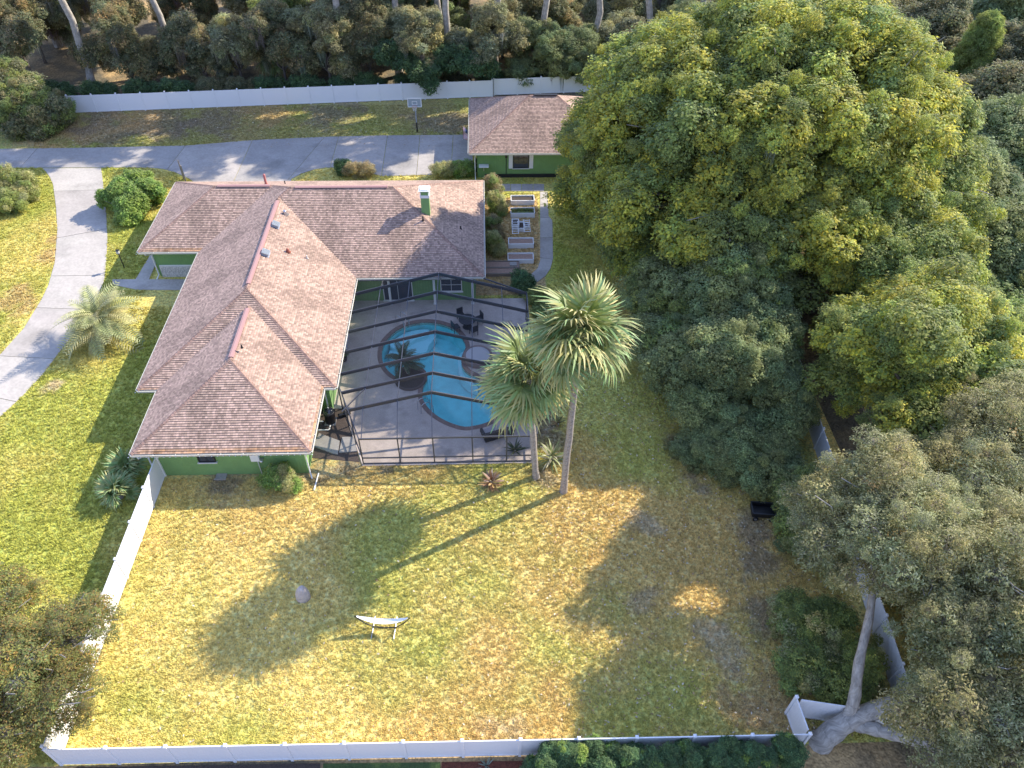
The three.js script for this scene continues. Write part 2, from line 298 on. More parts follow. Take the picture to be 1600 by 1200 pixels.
// ---------------------------------------------------------------- white vinyl fences
function fence(label, p0, p1, { step = 2.47, first = true, last = true, group } = {}) {
  const dx = p1[0] - p0[0], dz = p1[1] - p0[1], L = Math.hypot(dx, dz), n = Math.max(1, Math.round(L / step)), s = L / n;
  const o = thing('vinyl_fence', label, 'fence', [p0[0], 0, p0[1]], -Math.atan2(dz, dx), group);
  const cap = new THREE.ConeGeometry(0.1, 0.07, 4); cap.rotateY(Math.PI / 4); cap.translate(0, 1.97, 0);
  const postG = mg([box(0.127, 1.9, 0.127), box(0.15, 0.035, 0.15, 0, 1.9), cap]);
  const w = s - 0.127, nb = Math.max(3, Math.round(w / 0.15)), bw = w / nb, list = [box(w, 0.14, 0.05, 0, 1.69), box(w, 0.14, 0.05, 0, 0.06), box(w - 0.01, 1.5, 0.014, 0, 0.19)];
  for (let k = 0; k < nb; k++) list.push(box(bw - 0.008, 1.5, 0.024, -w / 2 + (k + 0.5) * bw, 0.195, 0));
  const panelG = mg(list);
  for (let k = 0; k <= n; k++) {
    if ((k > 0 || first) && (k < n || last)) mesh('post', postG, M.vinyl, o).position.x = k * s;
    if (k < n) mesh('panel', panelG, M.vinyl, o).position.x = (k + 0.5) * s;
  }
  return o;
}
const northA = gx(103, 150, 1.83), northB = gx(769, 125.5, 1.83), northC = gx(905, 121, 1.83);
fence('long white vinyl fence along the woods behind the driveway and basketball hoop', northA, northB);
{ const dx = northC[0] - northB[0], dz = northC[1] - northB[1]; fence('white vinyl fence behind the small green garage running into the big tree', [northB[0] + 0.2, northB[1] - 0.35], [northB[0] + dx * 3, northB[1] - 0.35 + dz * 3]); }
fence('white vinyl fence joining the house corner to the tree with bronze leaves', [-19.32, -28.9], [-19.3, -12.75], {});
fence('white vinyl fence with shrubs in front, closing the back lawn', [-19.15, -12.62], [13.95, -12.32], { first: true });
fence('short white fence panel angled into the lawn beside the leaning trunk', [13.95, -12.45], [13.85, -13.95], { step: 1.5, first: false });
fence('short white fence panel meeting the fork of the leaning oak', [13.98, -13.85], [18.9, -12.95], { step: 2.47, first: false });
fence('white vinyl fence almost hidden by trees on the woodland side', [19.15, -12.9], [21.35, -42.5], { first: true });
{ // gate leaf / side fence beyond the north-west house corner
  const a = gp(288, 281), o = thing('timber_gate', 'narrow dark timber gate standing open behind the roof corner', 'gate', [a.x, 0, a.z], rad(-62));
  for (let k = 0; k < 6; k++) mesh('board', box(0.14, 1.75, 0.025, 0.15 * k, 0.05, 0), M.wood, o);
  mesh('post', box(0.1, 1.9, 0.1, -0.13), M.wood, o); mesh('post', box(0.1, 1.9, 0.1, 0.98), M.wood, o);
  for (const y of [0.3, 1.4]) mesh('rail', box(1, 0.09, 0.04, 0.43, y, -0.035), M.wood, o);
}

// ---------------------------------------------------------------- shingle roofs
const EAVE = 2.75, PIT = 0.5, COURSE = 0.147;
function shingleTexture(seed, stain) {
  const NC = 32, NT = 17, W = 1024, rr = rng(seed), tone = [];
  for (let j = 0; j < NC; j++) { const row = []; for (let i = 0; i < NT * 2; i++) row.push(rr()); tone.push(row); }
  return texture(W, W, (u, v) => {
    const c = v * NC, j = Math.floor(c) % NC, f = c - Math.floor(c), sh = (hash(j, seed) * 2) % 1, t = u * NT + sh + 0.5 * (j % 2), i = ((Math.floor(t * 2) % (NT * 2)) + NT * 2) % (NT * 2), e = (t * 2) % 1;
    let k = 0.66 + 0.62 * tone[j][i] + 0.16 * (fbm(u * 60, v * 60, 2, 60) - 0.5), old = sstep(fbm(u * 4 + 20, v * 3, 4), 0.5, 0.75);
    if (e < 0.07) k *= 0.62;
    if (f > 0.72) k *= 0.84;      // shadow line under the course above, painted in as a dark band
    k *= 1 - 0.22 * old;
    const pk = tone[j][(i + 5) % (NT * 2)];
    const base = [lerp(0.375, 0.43, pk), lerp(0.265, 0.295, pk), lerp(0.2, 0.23, pk)];
    if (stain) { const w = clamp(0.35 + 0.9 * (fbm(u * 16, v * 22, 3, 16) - 0.35), 0, 1); return [lerp(base[0], 0.42, w) * k, lerp(base[1], 0.22, w) * k, lerp(base[2], 0.09, w) * k]; }
    return [base[0] * k, base[1] * k, base[2] * k];
  });
}
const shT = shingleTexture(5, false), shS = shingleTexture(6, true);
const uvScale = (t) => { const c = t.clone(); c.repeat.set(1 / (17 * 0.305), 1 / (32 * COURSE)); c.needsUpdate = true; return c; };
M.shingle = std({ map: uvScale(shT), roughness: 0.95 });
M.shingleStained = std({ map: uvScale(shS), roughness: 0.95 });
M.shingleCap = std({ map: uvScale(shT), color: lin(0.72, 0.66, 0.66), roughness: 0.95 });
M.ridgeVent = std({ color: lin(0.4, 0.235, 0.215), roughness: 0.85 });
// plan polygon of one slope (convex or not), eave point e (x,z) and uphill direction d: stepped courses
function slope(name, parent, poly, e, d, { eaveY = EAVE, pit = PIT, stain = 0, mat = M.shingle, from = 0, to = 1e9 } = {}) {
  const k = Math.sqrt(1 + pit * pit), nrm = V(-d[0] * pit, 1, -d[1] * pit).normalize(), al = [-d[1], d[0]];
  const run = (p) => (p[0] - e[0]) * d[0] + (p[1] - e[1]) * d[1];
  const tris = THREE.ShapeUtils.triangulateShape(poly.map(([x, z]) => new THREE.Vector2(x, z)), []).map((t) => t.map((i) => poly[i]));
  const maxRun = Math.max(...poly.map(run)), v = [], t = [], uv = [], T = 0.036;
  const at = (p, lift) => { const h = eaveY + run(p) * pit; return [p[0] + nrm.x * lift, h + nrm.y * lift, p[1] + nrm.z * lift]; };
  const nC = Math.ceil((maxRun * k) / COURSE);
  for (let c = Math.max(0, from); c < Math.min(nC, to); c++) {
    const s0 = (c * COURSE) / k, s1 = Math.min(((c + 1) * COURSE) / k, maxRun + 1e-4), P = (s) => [e[0] + d[0] * s, e[1] + d[1] * s];
    const a0 = P(s0), a1 = P(s1), f = [al[0], al[1]];
    for (const tri of tris) {
      const dirLeft = (a, keepUp) => { const b = keepUp ? [a[0] - f[0], a[1] - f[1]] : [a[0] + f[0], a[1] + f[1]]; return [a, b]; };
      let q = clipHalf(tri, ...dirLeft(a0, true)); if (q.length >= 3) q = clipHalf(q, ...dirLeft(a1, false));
      if (q.length < 3) continue;
      const b0 = v.length, lift = (p) => T * (1 - (run(p) - s0) / Math.max(1e-6, s1 - s0)) + 0.004;
      for (const p of q) { v.push(at(p, lift(p))); uv.push([p[0] * al[0] + p[1] * al[1], run(p) * k]); }
      const cr = (q[1][0] - q[0][0]) * (q[2][1] - q[0][1]) - (q[1][1] - q[0][1]) * (q[2][0] - q[0][0]);
      for (let i = 1; i + 1 < q.length; i++) t.push(cr < 0 ? [b0, b0 + i, b0 + i + 1] : [b0, b0 + i + 1, b0 + i]);
      const low = q.filter((p) => Math.abs(run(p) - s0) < 1e-4);
      if (low.length >= 2) {
        const A = low[0], B = low[low.length - 1], b1 = v.length;
        v.push(at(A, T + 0.004), at(B, T + 0.004), at(B, -0.01), at(A, -0.01));
        for (const p of [A, B, B, A]) uv.push([p[0] * al[0] + p[1] * al[1], s0 * k + 0.01]);
        const side = (B[0] - A[0]) * d[1] - (B[1] - A[1]) * d[0];
        t.push(...(side < 0 ? [[b1, b1 + 1, b1 + 2], [b1, b1 + 2, b1 + 3]] : [[b1, b1 + 2, b1 + 1], [b1, b1 + 3, b1 + 2]]));
      }
    }
  }
  const m = mesh(name, flat(v, t, uv), mat, parent); m.userData.kind = 'stuff';
  return m;
}
function slopeS(parent, poly, e, d, o = {}) { const n = o.stain || 0; if (n) slope('eave_course', parent, poly, e, d, { ...o, mat: M.shingleStained, to: n }); return slope('roof_slope', parent, poly, e, d, { ...o, from: n }); }
// folded cap along a hip or ridge: overlapping cap shingles
function cap(parent, a, b, name = 'ridge_cap', w = 0.16, drop = 0.075, mat = M.shingleCap) {
  const L = a.distanceTo(b), n = Math.round(L / 0.2), dir = b.clone().sub(a).normalize(), s = dir.clone().cross(V(0, 1, 0)).normalize(), list = [], v = [], t = [], uv = [];
  for (let i = 0; i < n; i++) {
    const p = a.clone().lerp(b, i / n), q = a.clone().lerp(b, (i + 1.25) / n), l0 = 0.055, l1 = 0.035, o = v.length;
    for (const [c, l] of [[p, l0], [q, l1]]) { v.push([c.x - s.x * w, c.y + l - drop, c.z - s.z * w], [c.x, c.y + l, c.z], [c.x + s.x * w, c.y + l - drop, c.z + s.z * w]); uv.push([i * 0.37, i * 0.2], [i * 0.37 + 0.15, i * 0.2], [i * 0.37 + 0.3, i * 0.2]); }
    t.push([o, o + 1, o + 3], [o + 1, o + 4, o + 3], [o + 1, o + 2, o + 4], [o + 2, o + 5, o + 4]);
    const z = v.length; v.push([p.x - s.x * w, p.y + l0 - drop - 0.02, p.z - s.z * w], [p.x, p.y + l0 - 0.02, p.z], [p.x + s.x * w, p.y + l0 - drop - 0.02, p.z + s.z * w]); uv.push([0, 0], [0.1, 0], [0.2, 0]);
    t.push([o, z, o + 1], [z, z + 1, o + 1], [o + 1, z + 1, o + 2], [z + 1, z + 2, o + 2]);
  }
  const m = mesh(name, flat(v, t, uv), mat, parent); m.userData.kind = 'stuff'; return m;
}
const H = (x, z, h) => V(x, h, z);
function gutter(parent, a, b, out, y = EAVE) {       // a, b: [x,z] along the eave; out: outward [x,z]
  const A = V(a[0], y - 0.09, a[1]), B = V(b[0], y - 0.09, b[1]), o = V(out[0], 0, out[1]), sh = (p, k, dy = 0) => p.clone().addScaledVector(o, k).add(V(0, dy, 0)), L = A.distanceTo(B), list = [];
  list.push(beam(sh(A, 0.1), sh(B, 0.1), 0.018, 0.13), beam(sh(A, 0.045, -0.06), sh(B, 0.045, -0.06), 0.11, 0.012), beam(sh(A, 0.105, 0.062), sh(B, 0.105, 0.062), 0.04, 0.014));
  const n = Math.round(L / 1.25);
  for (let i = 0; i <= n; i++) { const p = A.clone().lerp(B, i / n); list.push(beam(sh(p, -0.03, 0.072), sh(p, 0.1, 0.072), 0.05, 0.01)); }
  mesh('gutter', list, M.gutter, parent);
  mesh('fascia', beam(sh(A, -0.03, 0.0), sh(B, -0.03, 0.0), 0.03, 0.17), M.gutter, parent);
}
function downspout(parent, x, z, y1, dir, wallOff = 0.5) {
  mesh('downspout', tube([V(x, y1, z), V(x, y1 - 0.15, z), V(x + dir[0] * wallOff, y1 - 0.5, z + dir[1] * wallOff), V(x + dir[0] * wallOff, 0.25, z + dir[1] * wallOff), V(x + dir[0] * (wallOff - 0.35), 0.07, z + dir[1] * (wallOff - 0.35))], 0.05, 6, true), M.white, parent);
}
function windowUnit(parent, x, y, z, w, h, { cols = 2, rows = 2, shutters = false, turn = 0, frameMat = M.dark } = {}) {
  const g = new THREE.Group(); g.name = 'window'; g.position.set(x, y, z); g.rotation.y = turn; parent.add(g);
  const t = 0.06;
  mesh('frame', [box(w, t, 0.1, 0, 0), box(w, t, 0.1, 0, h - t), box(t, h - 2 * t, 0.1, -w / 2 + t / 2, t), box(t, h - 2 * t, 0.1, w / 2 - t / 2, t)], frameMat, g);
  const list = []; for (let i = 1; i < cols; i++) list.push(box(0.03, h - 2 * t, 0.05, -w / 2 + (w * i) / cols, t)); for (let j = 1; j < rows; j++) list.push(box(w - 2 * t, 0.03, 0.044, 0, (h * j) / rows));
  if (list.length) mesh('muntin', list, frameMat, g);
  const cw = w / cols, ch = h / rows;
  for (let i = 0; i < cols; i++) for (let j = 0; j < rows; j++) mesh('pane', box(cw - 0.01, ch - 0.01, 0.012, -w / 2 + (i + 0.5) * cw, j * ch + 0.005, -0.01), M.glass, g);
  mesh('sill', box(w + 0.14, 0.05, 0.16, 0, -0.05, 0.03), M.white, g);
  if (shutters) for (const s of [-1, 1]) { const q = [box(0.36, h + 0.06, 0.03, s * (w / 2 + 0.22), -0.03, 0.01)]; for (let k = 0; k < 12; k++) q.push(box(0.28, 0.05, 0.03, s * (w / 2 + 0.22), 0.03 + (k * h) / 12, 0.02)); mesh('shutter', q, M.white, g); }
  return g;
}

// ---------------------------------------------------------------- house
const house = thing('house', 'low green house with pinkish shingled hip roofs beside the screened pool', 'house', [0, 0, 0]);
{
  const E_ = EAVE, h = (run) => E_ + PIT * run;
  // front wing
  slopeS(house, [[-20.25, -28.28], [-10.15, -28.28], [-15.2, -33.33]], [-15, -28.28], [0, -1], { stain: 2 });
  slopeS(house, [[-10.15, -28.28], [-10.15, -33.45], [-15.2, -38.5], [-15.2, -33.33]], [-10.15, -30], [-1, 0], { stain: 1 });
  slopeS(house, [[-20.25, -33.45], [-20.25, -28.28], [-15.2, -33.33], [-15.2, -38.5]], [-20.25, -30], [1, 0]);
  // main wing
  slopeS(house, [[-21.5, -33.45], [-20.25, -33.45], [-15.2, -38.5], [-10.15, -33.45], [-9.4, -33.45], [-15.45, -39.5]], [-15, -33.45], [0, -1], { stain: 1 });
  slopeS(house, [[-9.4, -33.45], [-9.4, -44.67], [-15.45, -50.72], [-15.45, -39.5]], [-9.4, -40], [-1, 0]);
  slopeS(house, [[-21.5, -48.13], [-21.5, -33.45], [-15.45, -39.5], [-15.45, -50.72], [-14.68, -51.49], [-16.415, -53.215]], [-21.5, -40], [1, 0]);
  // rear wings
  slopeS(house, [[-26.05, -48.13], [-21.5, -48.13], [-16.415, -53.215], [-20.965, -53.215]], [-24, -48.13], [0, -1], { stain: 2 });
  slopeS(house, [[-26.05, -58.3], [-26.05, -48.13], [-20.965, -53.215]], [-26.05, -50], [1, 0]);
  slopeS(house, [[-.15, -58.3], [-26.05, -58.3], [-20.965, -53.215], [-16.415, -53.215], [-14.68, -51.485], [-6.965, -51.485]], [-10, -58.3], [0, 1]);
  slopeS(house, [[-9.4, -44.67], [-.15, -44.67], [-6.965, -51.485], [-14.68, -51.485], [-15.45, -50.72]], [-5, -44.67], [0, -1]);
  slopeS(house, [[-.15, -44.67], [-.15, -58.3], [-6.965, -51.485]], [-.15, -50], [-1, 0]);
  const fp = h(5.05), mp = h(6.05), cp = h(5.085), dp = h(6.815);
  for (const [a, b] of [[H(-20.25, -28.28, E_), H(-15.2, -33.33, fp)], [H(-10.15, -28.28, E_), H(-15.2, -33.33, fp)], [H(-21.5, -33.45, E_), H(-15.45, -39.5, mp)], [H(-9.4, -33.45, E_), H(-15.45, -39.5, mp)],
    [H(-26.05, -48.13, E_), H(-20.965, -53.215, cp)], [H(-26.05, -58.3, E_), H(-20.965, -53.215, cp)], [H(-.15, -44.67, E_), H(-6.965, -51.485, dp)], [H(-.15, -58.3, E_), H(-6.965, -51.485, dp)], [H(-16.415, -53.215, cp), H(-14.68, -51.485, dp)], [H(-15.45, -50.72, mp), H(-14.68, -51.485, dp)]]) cap(house, a, b);
  for (const [a, b] of [[H(-15.2, -33.33, fp), H(-15.2, -38.3, fp)], [H(-15.45, -39.6, mp), H(-15.45, -50.6, mp)], [H(-20.9, -53.215, cp), H(-16.5, -53.215, cp)], [H(-14.6, -51.485, dp), H(-7.05, -51.485, dp)]]) {
    cap(house, a, b, 'ridge_cap', 0.17, 0.085);
    const m = a.clone().lerp(b, 0.04), n = a.clone().lerp(b, 0.96), s = b.clone().sub(a).normalize().cross(V(0, 1, 0)), list = [];
    for (const k of [-1, 1]) { const o = V(s.x * 0.09 * k, 0.03, s.z * 0.09 * k); list.push(beam(m.clone().add(o), n.clone().add(o), 0.12, 0.04)); }
    list.push(beam(m.clone().add(V(0, 0.06, 0)), n.clone().add(V(0, 0.06, 0)), 0.14, 0.04));
    mesh('ridge_vent', list, M.ridgeVent, house);
  }
  // soffit and underlay so that no light leaks through the roof
  const plan = [[-20.25, -28.28], [-10.15, -28.28], [-10.15, -33.45], [-9.4, -33.45], [-9.4, -44.67], [-.15, -44.67], [-.15, -58.3], [-26.05, -58.3], [-26.05, -48.13], [-21.5, -48.13], [-21.5, -33.45], [-20.25, -33.45]];
  mesh('soffit', prism(plan.map(([x, z]) => [x, z]), EAVE - 0.19, EAVE - 0.05, true), M.soffit, house);
  // eaves
  for (const [a, b, o] of [[[-20.25, -28.28], [-10.15, -28.28], [0, 1]], [[-10.15, -28.28], [-10.15, -33.45], [1, 0]], [[-10.15, -33.45], [-9.4, -33.45], [0, 1]], [[-9.4, -33.45], [-9.4, -44.67], [1, 0]], [[-9.4, -44.67], [-.15, -44.67], [0, 1]], [[-.15, -44.67], [-.15, -58.3], [1, 0]], [[-.15, -58.3], [-26.05, -58.3], [0, -1]], [[-26.05, -58.3], [-26.05, -48.13], [-1, 0]], [[-26.05, -48.13], [-21.5, -48.13], [0, 1]], [[-21.5, -48.13], [-21.5, -33.45], [-1, 0]], [[-21.5, -33.45], [-20.25, -33.45], [0, 1]], [[-20.25, -33.45], [-20.25, -28.28], [-1, 0]]]) gutter(house, a, b, o);
  // walls set in from the eaves
  const W = 0.65, wall = [[-20.25 + W, -28.28 - W], [-10.15 - W, -28.28 - W], [-10.15 - W, -33.45 - W], [-9.4 - W, -33.45 - W], [-9.4 - W, -45.4], [-.15 - W, -45.4], [-.15 - W, -58.3 + W], [-26.05 + W, -58.3 + W], [-26.05 + W, -48.13 - W], [-21.5 + W, -48.13 - W], [-21.5 + W, -33.45 - W], [-20.25 + W, -33.45 - W]];
  mesh('wall', prism(wall, -0.05, EAVE - 0.195), M.siding, house);
  // white band and stone base of the left wing
  mesh('trim_band', box(4.0, 0.1, 0.06, -23.2, 0.98, -48.75), M.white, house);
  mesh('stone_base', box(4.0, 0.98, 0.09, -23.2, 0, -48.735), M.stone, house);
  downspout(house, -25.6, -48.1, EAVE - 0.15, [0.25, -1], 0.6);
  downspout(house, -19.9, -28.2, EAVE - 0.15, [0.3, -1], 0.6);
  downspout(house, -10.45, -28.22, EAVE - 0.15, [-0.4, -1], 0.6);
  downspout(house, -10.4, -33.3, EAVE - 0.15, [0.3, -1], 0.5);
  const wz = -28.28 - W + 0.045;
  windowUnit(house, gp(317, 715, 2.0).x, 1.25, wz, 1.0, 1.15, { cols: 2, rows: 2 });
  const meter = new THREE.Group(); meter.name = 'meter_box'; meter.position.set(gp(396, 716, 1.8).x, 1.35, wz); house.add(meter);
  mesh('cabinet', [box(0.5, 0.7, 0.16, 0, 0, 0.05)], M.white, meter); mesh('meter', [tube([V(0.38, 0.1, 0.02), V(0.38, 0.1, 0.2)], 0.1, 10, true)], M.steel, meter); mesh('conduit', tube([V(0.1, 0, 0.06), V(0.1, -1.3, 0.06)], 0.03, 6), M.pipe, meter); mesh('conduit', tube([V(-0.1, 0.7, 0.06), V(-0.1, 1.05, 0.06)], 0.03, 6), M.pipe, meter);
  mesh('foundation_vent', [box(0.62, 0.1, 0.5, gp(346, 746).x, 0, gp(346, 746).z), box(0.7, 0.06, 0.06, gp(346, 746).x, 0.1, gp(346, 746).z + 0.24)], M.concrete, house);
  // chimney
  const cx = -4.45, cz = -49.9, ch = new THREE.Group(); ch.name = 'chimney'; ch.position.set(cx, 0, cz); house.add(ch);
  mesh('shaft', box(0.62, 2.3, 0.62, 0, 4.5), M.wall, ch); mesh('band', box(0.7, 0.22, 0.7, 0, 6.3), M.white, ch); mesh('flue_box', box(0.58, 0.34, 0.58, 0, 6.52), std({ color: lin(0.3, 0.08, 0.06), roughness: 0.8 }), ch);
  for (const [a, b] of [[-1, -1], [-1, 1], [1, -1], [1, 1]]) mesh('leg', box(0.05, 0.34, 0.05, a * 0.29, 6.52, b * 0.29), M.white, ch);
  mesh('cowl', [box(0.82, 0.05, 0.82, 0, 6.86), box(0.6, 0.06, 0.6, 0, 6.91)], M.white, ch);
  // vents on the main wing's east slope
  const east = (u, v) => { let p = gp(u, v, 5); for (let i = 0; i < 6; i++) p = gp(u, v, E_ + PIT * (-9.4 - p.x)); return p; };
  for (const [u, v] of [[430, 353], [414, 397]]) {
    const p = east(u, v), o = new THREE.Group(); o.name = 'box_vent'; o.position.copy(p); o.rotation.z = -Math.atan(PIT); house.add(o);
    mesh('base', box(0.62, 0.03, 0.62, 0, 0.02), M.steel, o);
    const hood = [box(0.46, 0.16, 0.48, 0, 0.06), box(0.52, 0.03, 0.54, 0, 0.22)]; for (let k = -2; k <= 2; k++) hood.push(box(0.5, 0.025, 0.03, 0, 0.25, k * 0.1)); mesh('hood', hood, std({ color: lin(0.33, 0.36, 0.38), roughness: 0.45, metalness: 0.3 }), o);
    mesh('louvre', box(0.02, 0.14, 0.44, -0.24, 0.06), M.black, o);
  }
  const pipe = (u, v, r, len, mat, f = east, name = 'vent_pipe') => { const p = f(u, v); mesh(name, [tube([V(p.x, p.y - 0.05, p.z), V(p.x, p.y + len, p.z)], r, 9, true), tube([V(p.x, p.y - 0.02, p.z), V(p.x, p.y + 0.1, p.z)], [r * 2, r * 1.1], 9)], mat, house); };
  const rust = std({ color: lin(0.28, 0.09, 0.06), roughness: 0.7 });
  pipe(446, 335, 0.14, 0.25, M.steel, east, 'turbine_vent'); pipe(450, 394, 0.11, 0.22, rust); pipe(480, 404, 0.05, 0.25, M.pipe); pipe(378, 543, 0.045, 0.2, M.dark);
  const south = (u, v) => { let p = gp(u, v, 5); for (let i = 0; i < 6; i++) p = gp(u, v, E_ + PIT * (-44.67 - p.z)); return p; }, eastD = (u, v) => { let p = gp(u, v, 5); for (let i = 0; i < 6; i++) p = gp(u, v, E_ + PIT * (-.15 - p.x)); return p; };
  pipe(661, 344, 0.05, 0.3, M.dark, south); pipe(720, 358, 0.05, 0.25, M.dark, eastD);
  pipe(413, 288, 0.1, 0.85, std({ color: lin(0.42, 0.16, 0.15), roughness: 0.7 }), () => V(-17.4, 4.6, -54.6)); pipe(436, 287, 0.04, 0.3, M.dark, () => V(-15.9, 4.6, -54.6));
  // house columns at the pool
  for (const [u, v] of [[613, 463], [681, 463], [739, 464]]) { const p = gp(u, v); mesh('column', [box(0.16, 2.5, 0.16, p.x, 0, -44.95), box(0.24, 0.12, 0.24, p.x, 0, -44.95), box(0.24, 0.1, 0.24, p.x, 2.4, -44.95)], M.white, house); }
  windowUnit(house, -6.6, 0.1, -45.36, 2.2, 2.1, { cols: 2, rows: 1, frameMat: M.white }); windowUnit(house, -2.6, 0.9, -45.36, 1.6, 1.2, { cols: 2, rows: 2, frameMat: M.white });
  windowUnit(house, -10.0, 0.2, -40.5, 2.4, 2.0, { cols: 2, rows: 1, turn: Math.PI / 2, frameMat: M.white });
}
{ // little lamps strung under the eaves
  const o = thing('string_lights', 'string of small white bulbs hanging under the house eaves', 'lights', [0, 0, 0]);
  const b = [], c = [], r = rng(3), bulb = new THREE.IcosahedronGeometry(0.035, 0);
  const runs = [[[-20.38, -33.45], [-20.38, -28.15]], [[-20.38, -28.15], [-10.05, -28.15]], [[-21.63, -48.1], [-21.63, -33.35]], [[-26.18, -58.3], [-26.18, -48.0]], [[-26.1, -58.44], [-0.15, -58.44]]];
  for (const [a, e] of runs) {
    const L = Math.hypot(e[0] - a[0], e[1] - a[1]), n = Math.round(L / 0.33);
    c.push(beam(V(a[0], EAVE - 0.06, a[1]), V(e[0], EAVE - 0.06, e[1]), 0.012, 0.012));
    for (let i = 0; i <= n; i++) { const g = bulb.clone(); g.translate(lerp(a[0], e[0], i / n), EAVE - 0.11 - r() * 0.02, lerp(a[1], e[1], i / n)); b.push(g); }
  }
  mesh('cord', c, M.dark, o); mesh('bulbs', b, M.white, o).userData.kind = 'stuff';
}

// ---------------------------------------------------------------- garage
{
  const o = thing('garage', 'small green garage with hip roof, shuttered window and white downspout', 'garage', [0, 0, 0]);
  const x0 = -1.36, x1 = 12.5, z1 = -63.1, z0 = -74.4, zr = (z0 + z1) / 2, run = (z1 - z0) / 2, rh = EAVE + PIT * run;
  slopeS(o, [[x0, z1], [x1, z1], [x1 - run, zr], [x0 + run, zr]], [0, z1], [0, -1]);
  slopeS(o, [[x0, z0], [x0, z1], [x0 + run, zr]], [x0, -66], [1, 0]);
  slopeS(o, [[x1, z0], [x0, z0], [x0 + run, zr], [x1 - run, zr]], [3, z0], [0, 1]);
  slopeS(o, [[x1, z1], [x1, z0], [x1 - run, zr]], [x1, -66], [-1, 0]);
  cap(o, H(x0, z1, EAVE), H(x0 + run, zr, rh)); cap(o, H(x0, z0, EAVE), H(x0 + run, zr, rh)); cap(o, H(x1, z1, EAVE), H(x1 - run, zr, rh)); cap(o, H(x0 + run, zr, rh), H(x1 - run, zr, rh));
  mesh('ridge_vent', [beam(H(x0 + run + 0.4, zr, rh + 0.06), H(x1 - run, zr, rh + 0.06), 0.3, 0.06)], M.dark, o);
  mesh('soffit', prism([[x0, z0], [x1, z0], [x1, z1], [x0, z1]], EAVE - 0.19, EAVE - 0.05, true), M.soffit, o);
  gutter(o, [x0, z1], [x1, z1], [0, 1]); gutter(o, [x0, z0], [x0, z1], [-1, 0]);
  mesh('wall', prism([[x0 + 0.7, z0 + 0.6], [x1 - 0.6, z0 + 0.6], [x1 - 0.6, z1 - 0.6], [x0 + 0.7, z1 - 0.6]], -0.05, EAVE - 0.195), M.siding, o);
  downspout(o, x0 + 0.55, z1 + 0.04, EAVE - 0.15, [-0.1, -1], 0.45);
  const wp = gp(814, 252, 1.6);
  windowUnit(o, wp.x, 0.95, z1 - 0.555, 1.45, 1.5, { cols: 3, rows: 3, shutters: true });
  mesh('conduit', [tube([V(2.0, 2.5, z1 - 0.55), V(2.0, 0.1, z1 - 0.55)], 0.03, 6), box(0.2, 0.3, 0.1, 2.0, 2.0, z1 - 0.55)], M.dark, o);
  mesh('plinth', box(10, 0.35, 0.06, 5, 0, z1 - 0.575), M.dark, o);
  mesh('bracket_shelf', [box(0.9, 0.05, 0.6, x0 + 1.3, 1.3, z1 - 0.3), beam(V(x0 + 1.3, 1.28, z1 - 0.05), V(x0 + 1.3, 0.7, z1 - 0.55), 0.06, 0.06)], M.white, o);
}
{ // flag on the garage corner
  const p = gp(729, 205, 2.2), o = thing('flag', 'striped flag with blue corner on a short pole at the garage corner', 'flag', [p.x, 0, p.z]);
  const cv = document.createElement('canvas'); cv.width = 190; cv.height = 100; const c = cv.getContext('2d');
  for (let i = 0; i < 13; i++) { c.fillStyle = i % 2 ? '#f2f2f2' : '#a8283a'; c.fillRect(0, (i * 100) / 13, 190, 100 / 13 + 1); }
  c.fillStyle = '#27346b'; c.fillRect(0, 0, 76, 54); c.fillStyle = '#fff'; for (let r = 0; r < 9; r++) for (let k = 0; k < (r % 2 ? 5 : 6); k++) c.fillRect(5 + k * 12.6 + (r % 2 ? 6.3 : 0), 4 + r * 5.6, 3, 3);
  const t = new THREE.CanvasTexture(cv); t.colorSpace = THREE.SRGBColorSpace;
  mesh('pole', tube([V(0.85, 1.75, -0.1), V(-0.35, 2.75, 0.1)], 0.022, 7, true), M.wood, o);
  const g = new THREE.PlaneGeometry(1.25, 0.8, 16, 6), q = g.attributes.position;
  for (let i = 0; i < q.count; i++) { const x = q.getX(i) + 0.625, y = q.getY(i); q.setXYZ(i, y * 0.55 - 0.1 - 0.0 * x, 2.45 + y * -0.35 - x * 0.82, 0.09 * Math.sin(x * 7 + y * 3) + x * 0.12); }
  g.computeVertexNormals();
  const f = mesh('cloth', g, std({ map: t, side: THREE.DoubleSide, roughness: 0.8 }), o);
}
// ---------------------------------------------------------------- pool, deck and screen enclosure
const poolPx = [[262, 500], [276, 440], [312, 393], [370, 346], [450, 313], [540, 300], [630, 308], [710, 335], [765, 378], [795, 425], [803, 468], [786, 505], [778, 548], [800, 590], [860, 625], [940, 690], [1000, 755], [1018, 820], [990, 875], [920, 920], [840, 943], [770, 950], [690, 930], [610, 892], [545, 840], [508, 785], [498, 730], [508, 680], [528, 640], [518, 608], [480, 588], [432, 590], [396, 618], [384, 664], [338, 642], [296, 604], [268, 552]];
const poolOut = smooth(poolPx.map((p) => r6(...p)), 160);
function inset(poly, d) {
  const n = poly.length, A = THREE.ShapeUtils.area(poly.map(([x, z]) => new THREE.Vector2(x, z))) > 0 ? 1 : -1;
  return poly.map((p, i) => { const a = poly[(i + n - 1) % n], b = poly[(i + 1) % n], tx = b[0] - a[0], tz = b[1] - a[1], L = Math.hypot(tx, tz); return [p[0] - (A * tz * d) / L, p[1] + (A * tx * d) / L]; });
}
const poolIn = inset(poolOut, 0.3);
const V2 = (p) => new THREE.Vector2(p[0], p[1]);
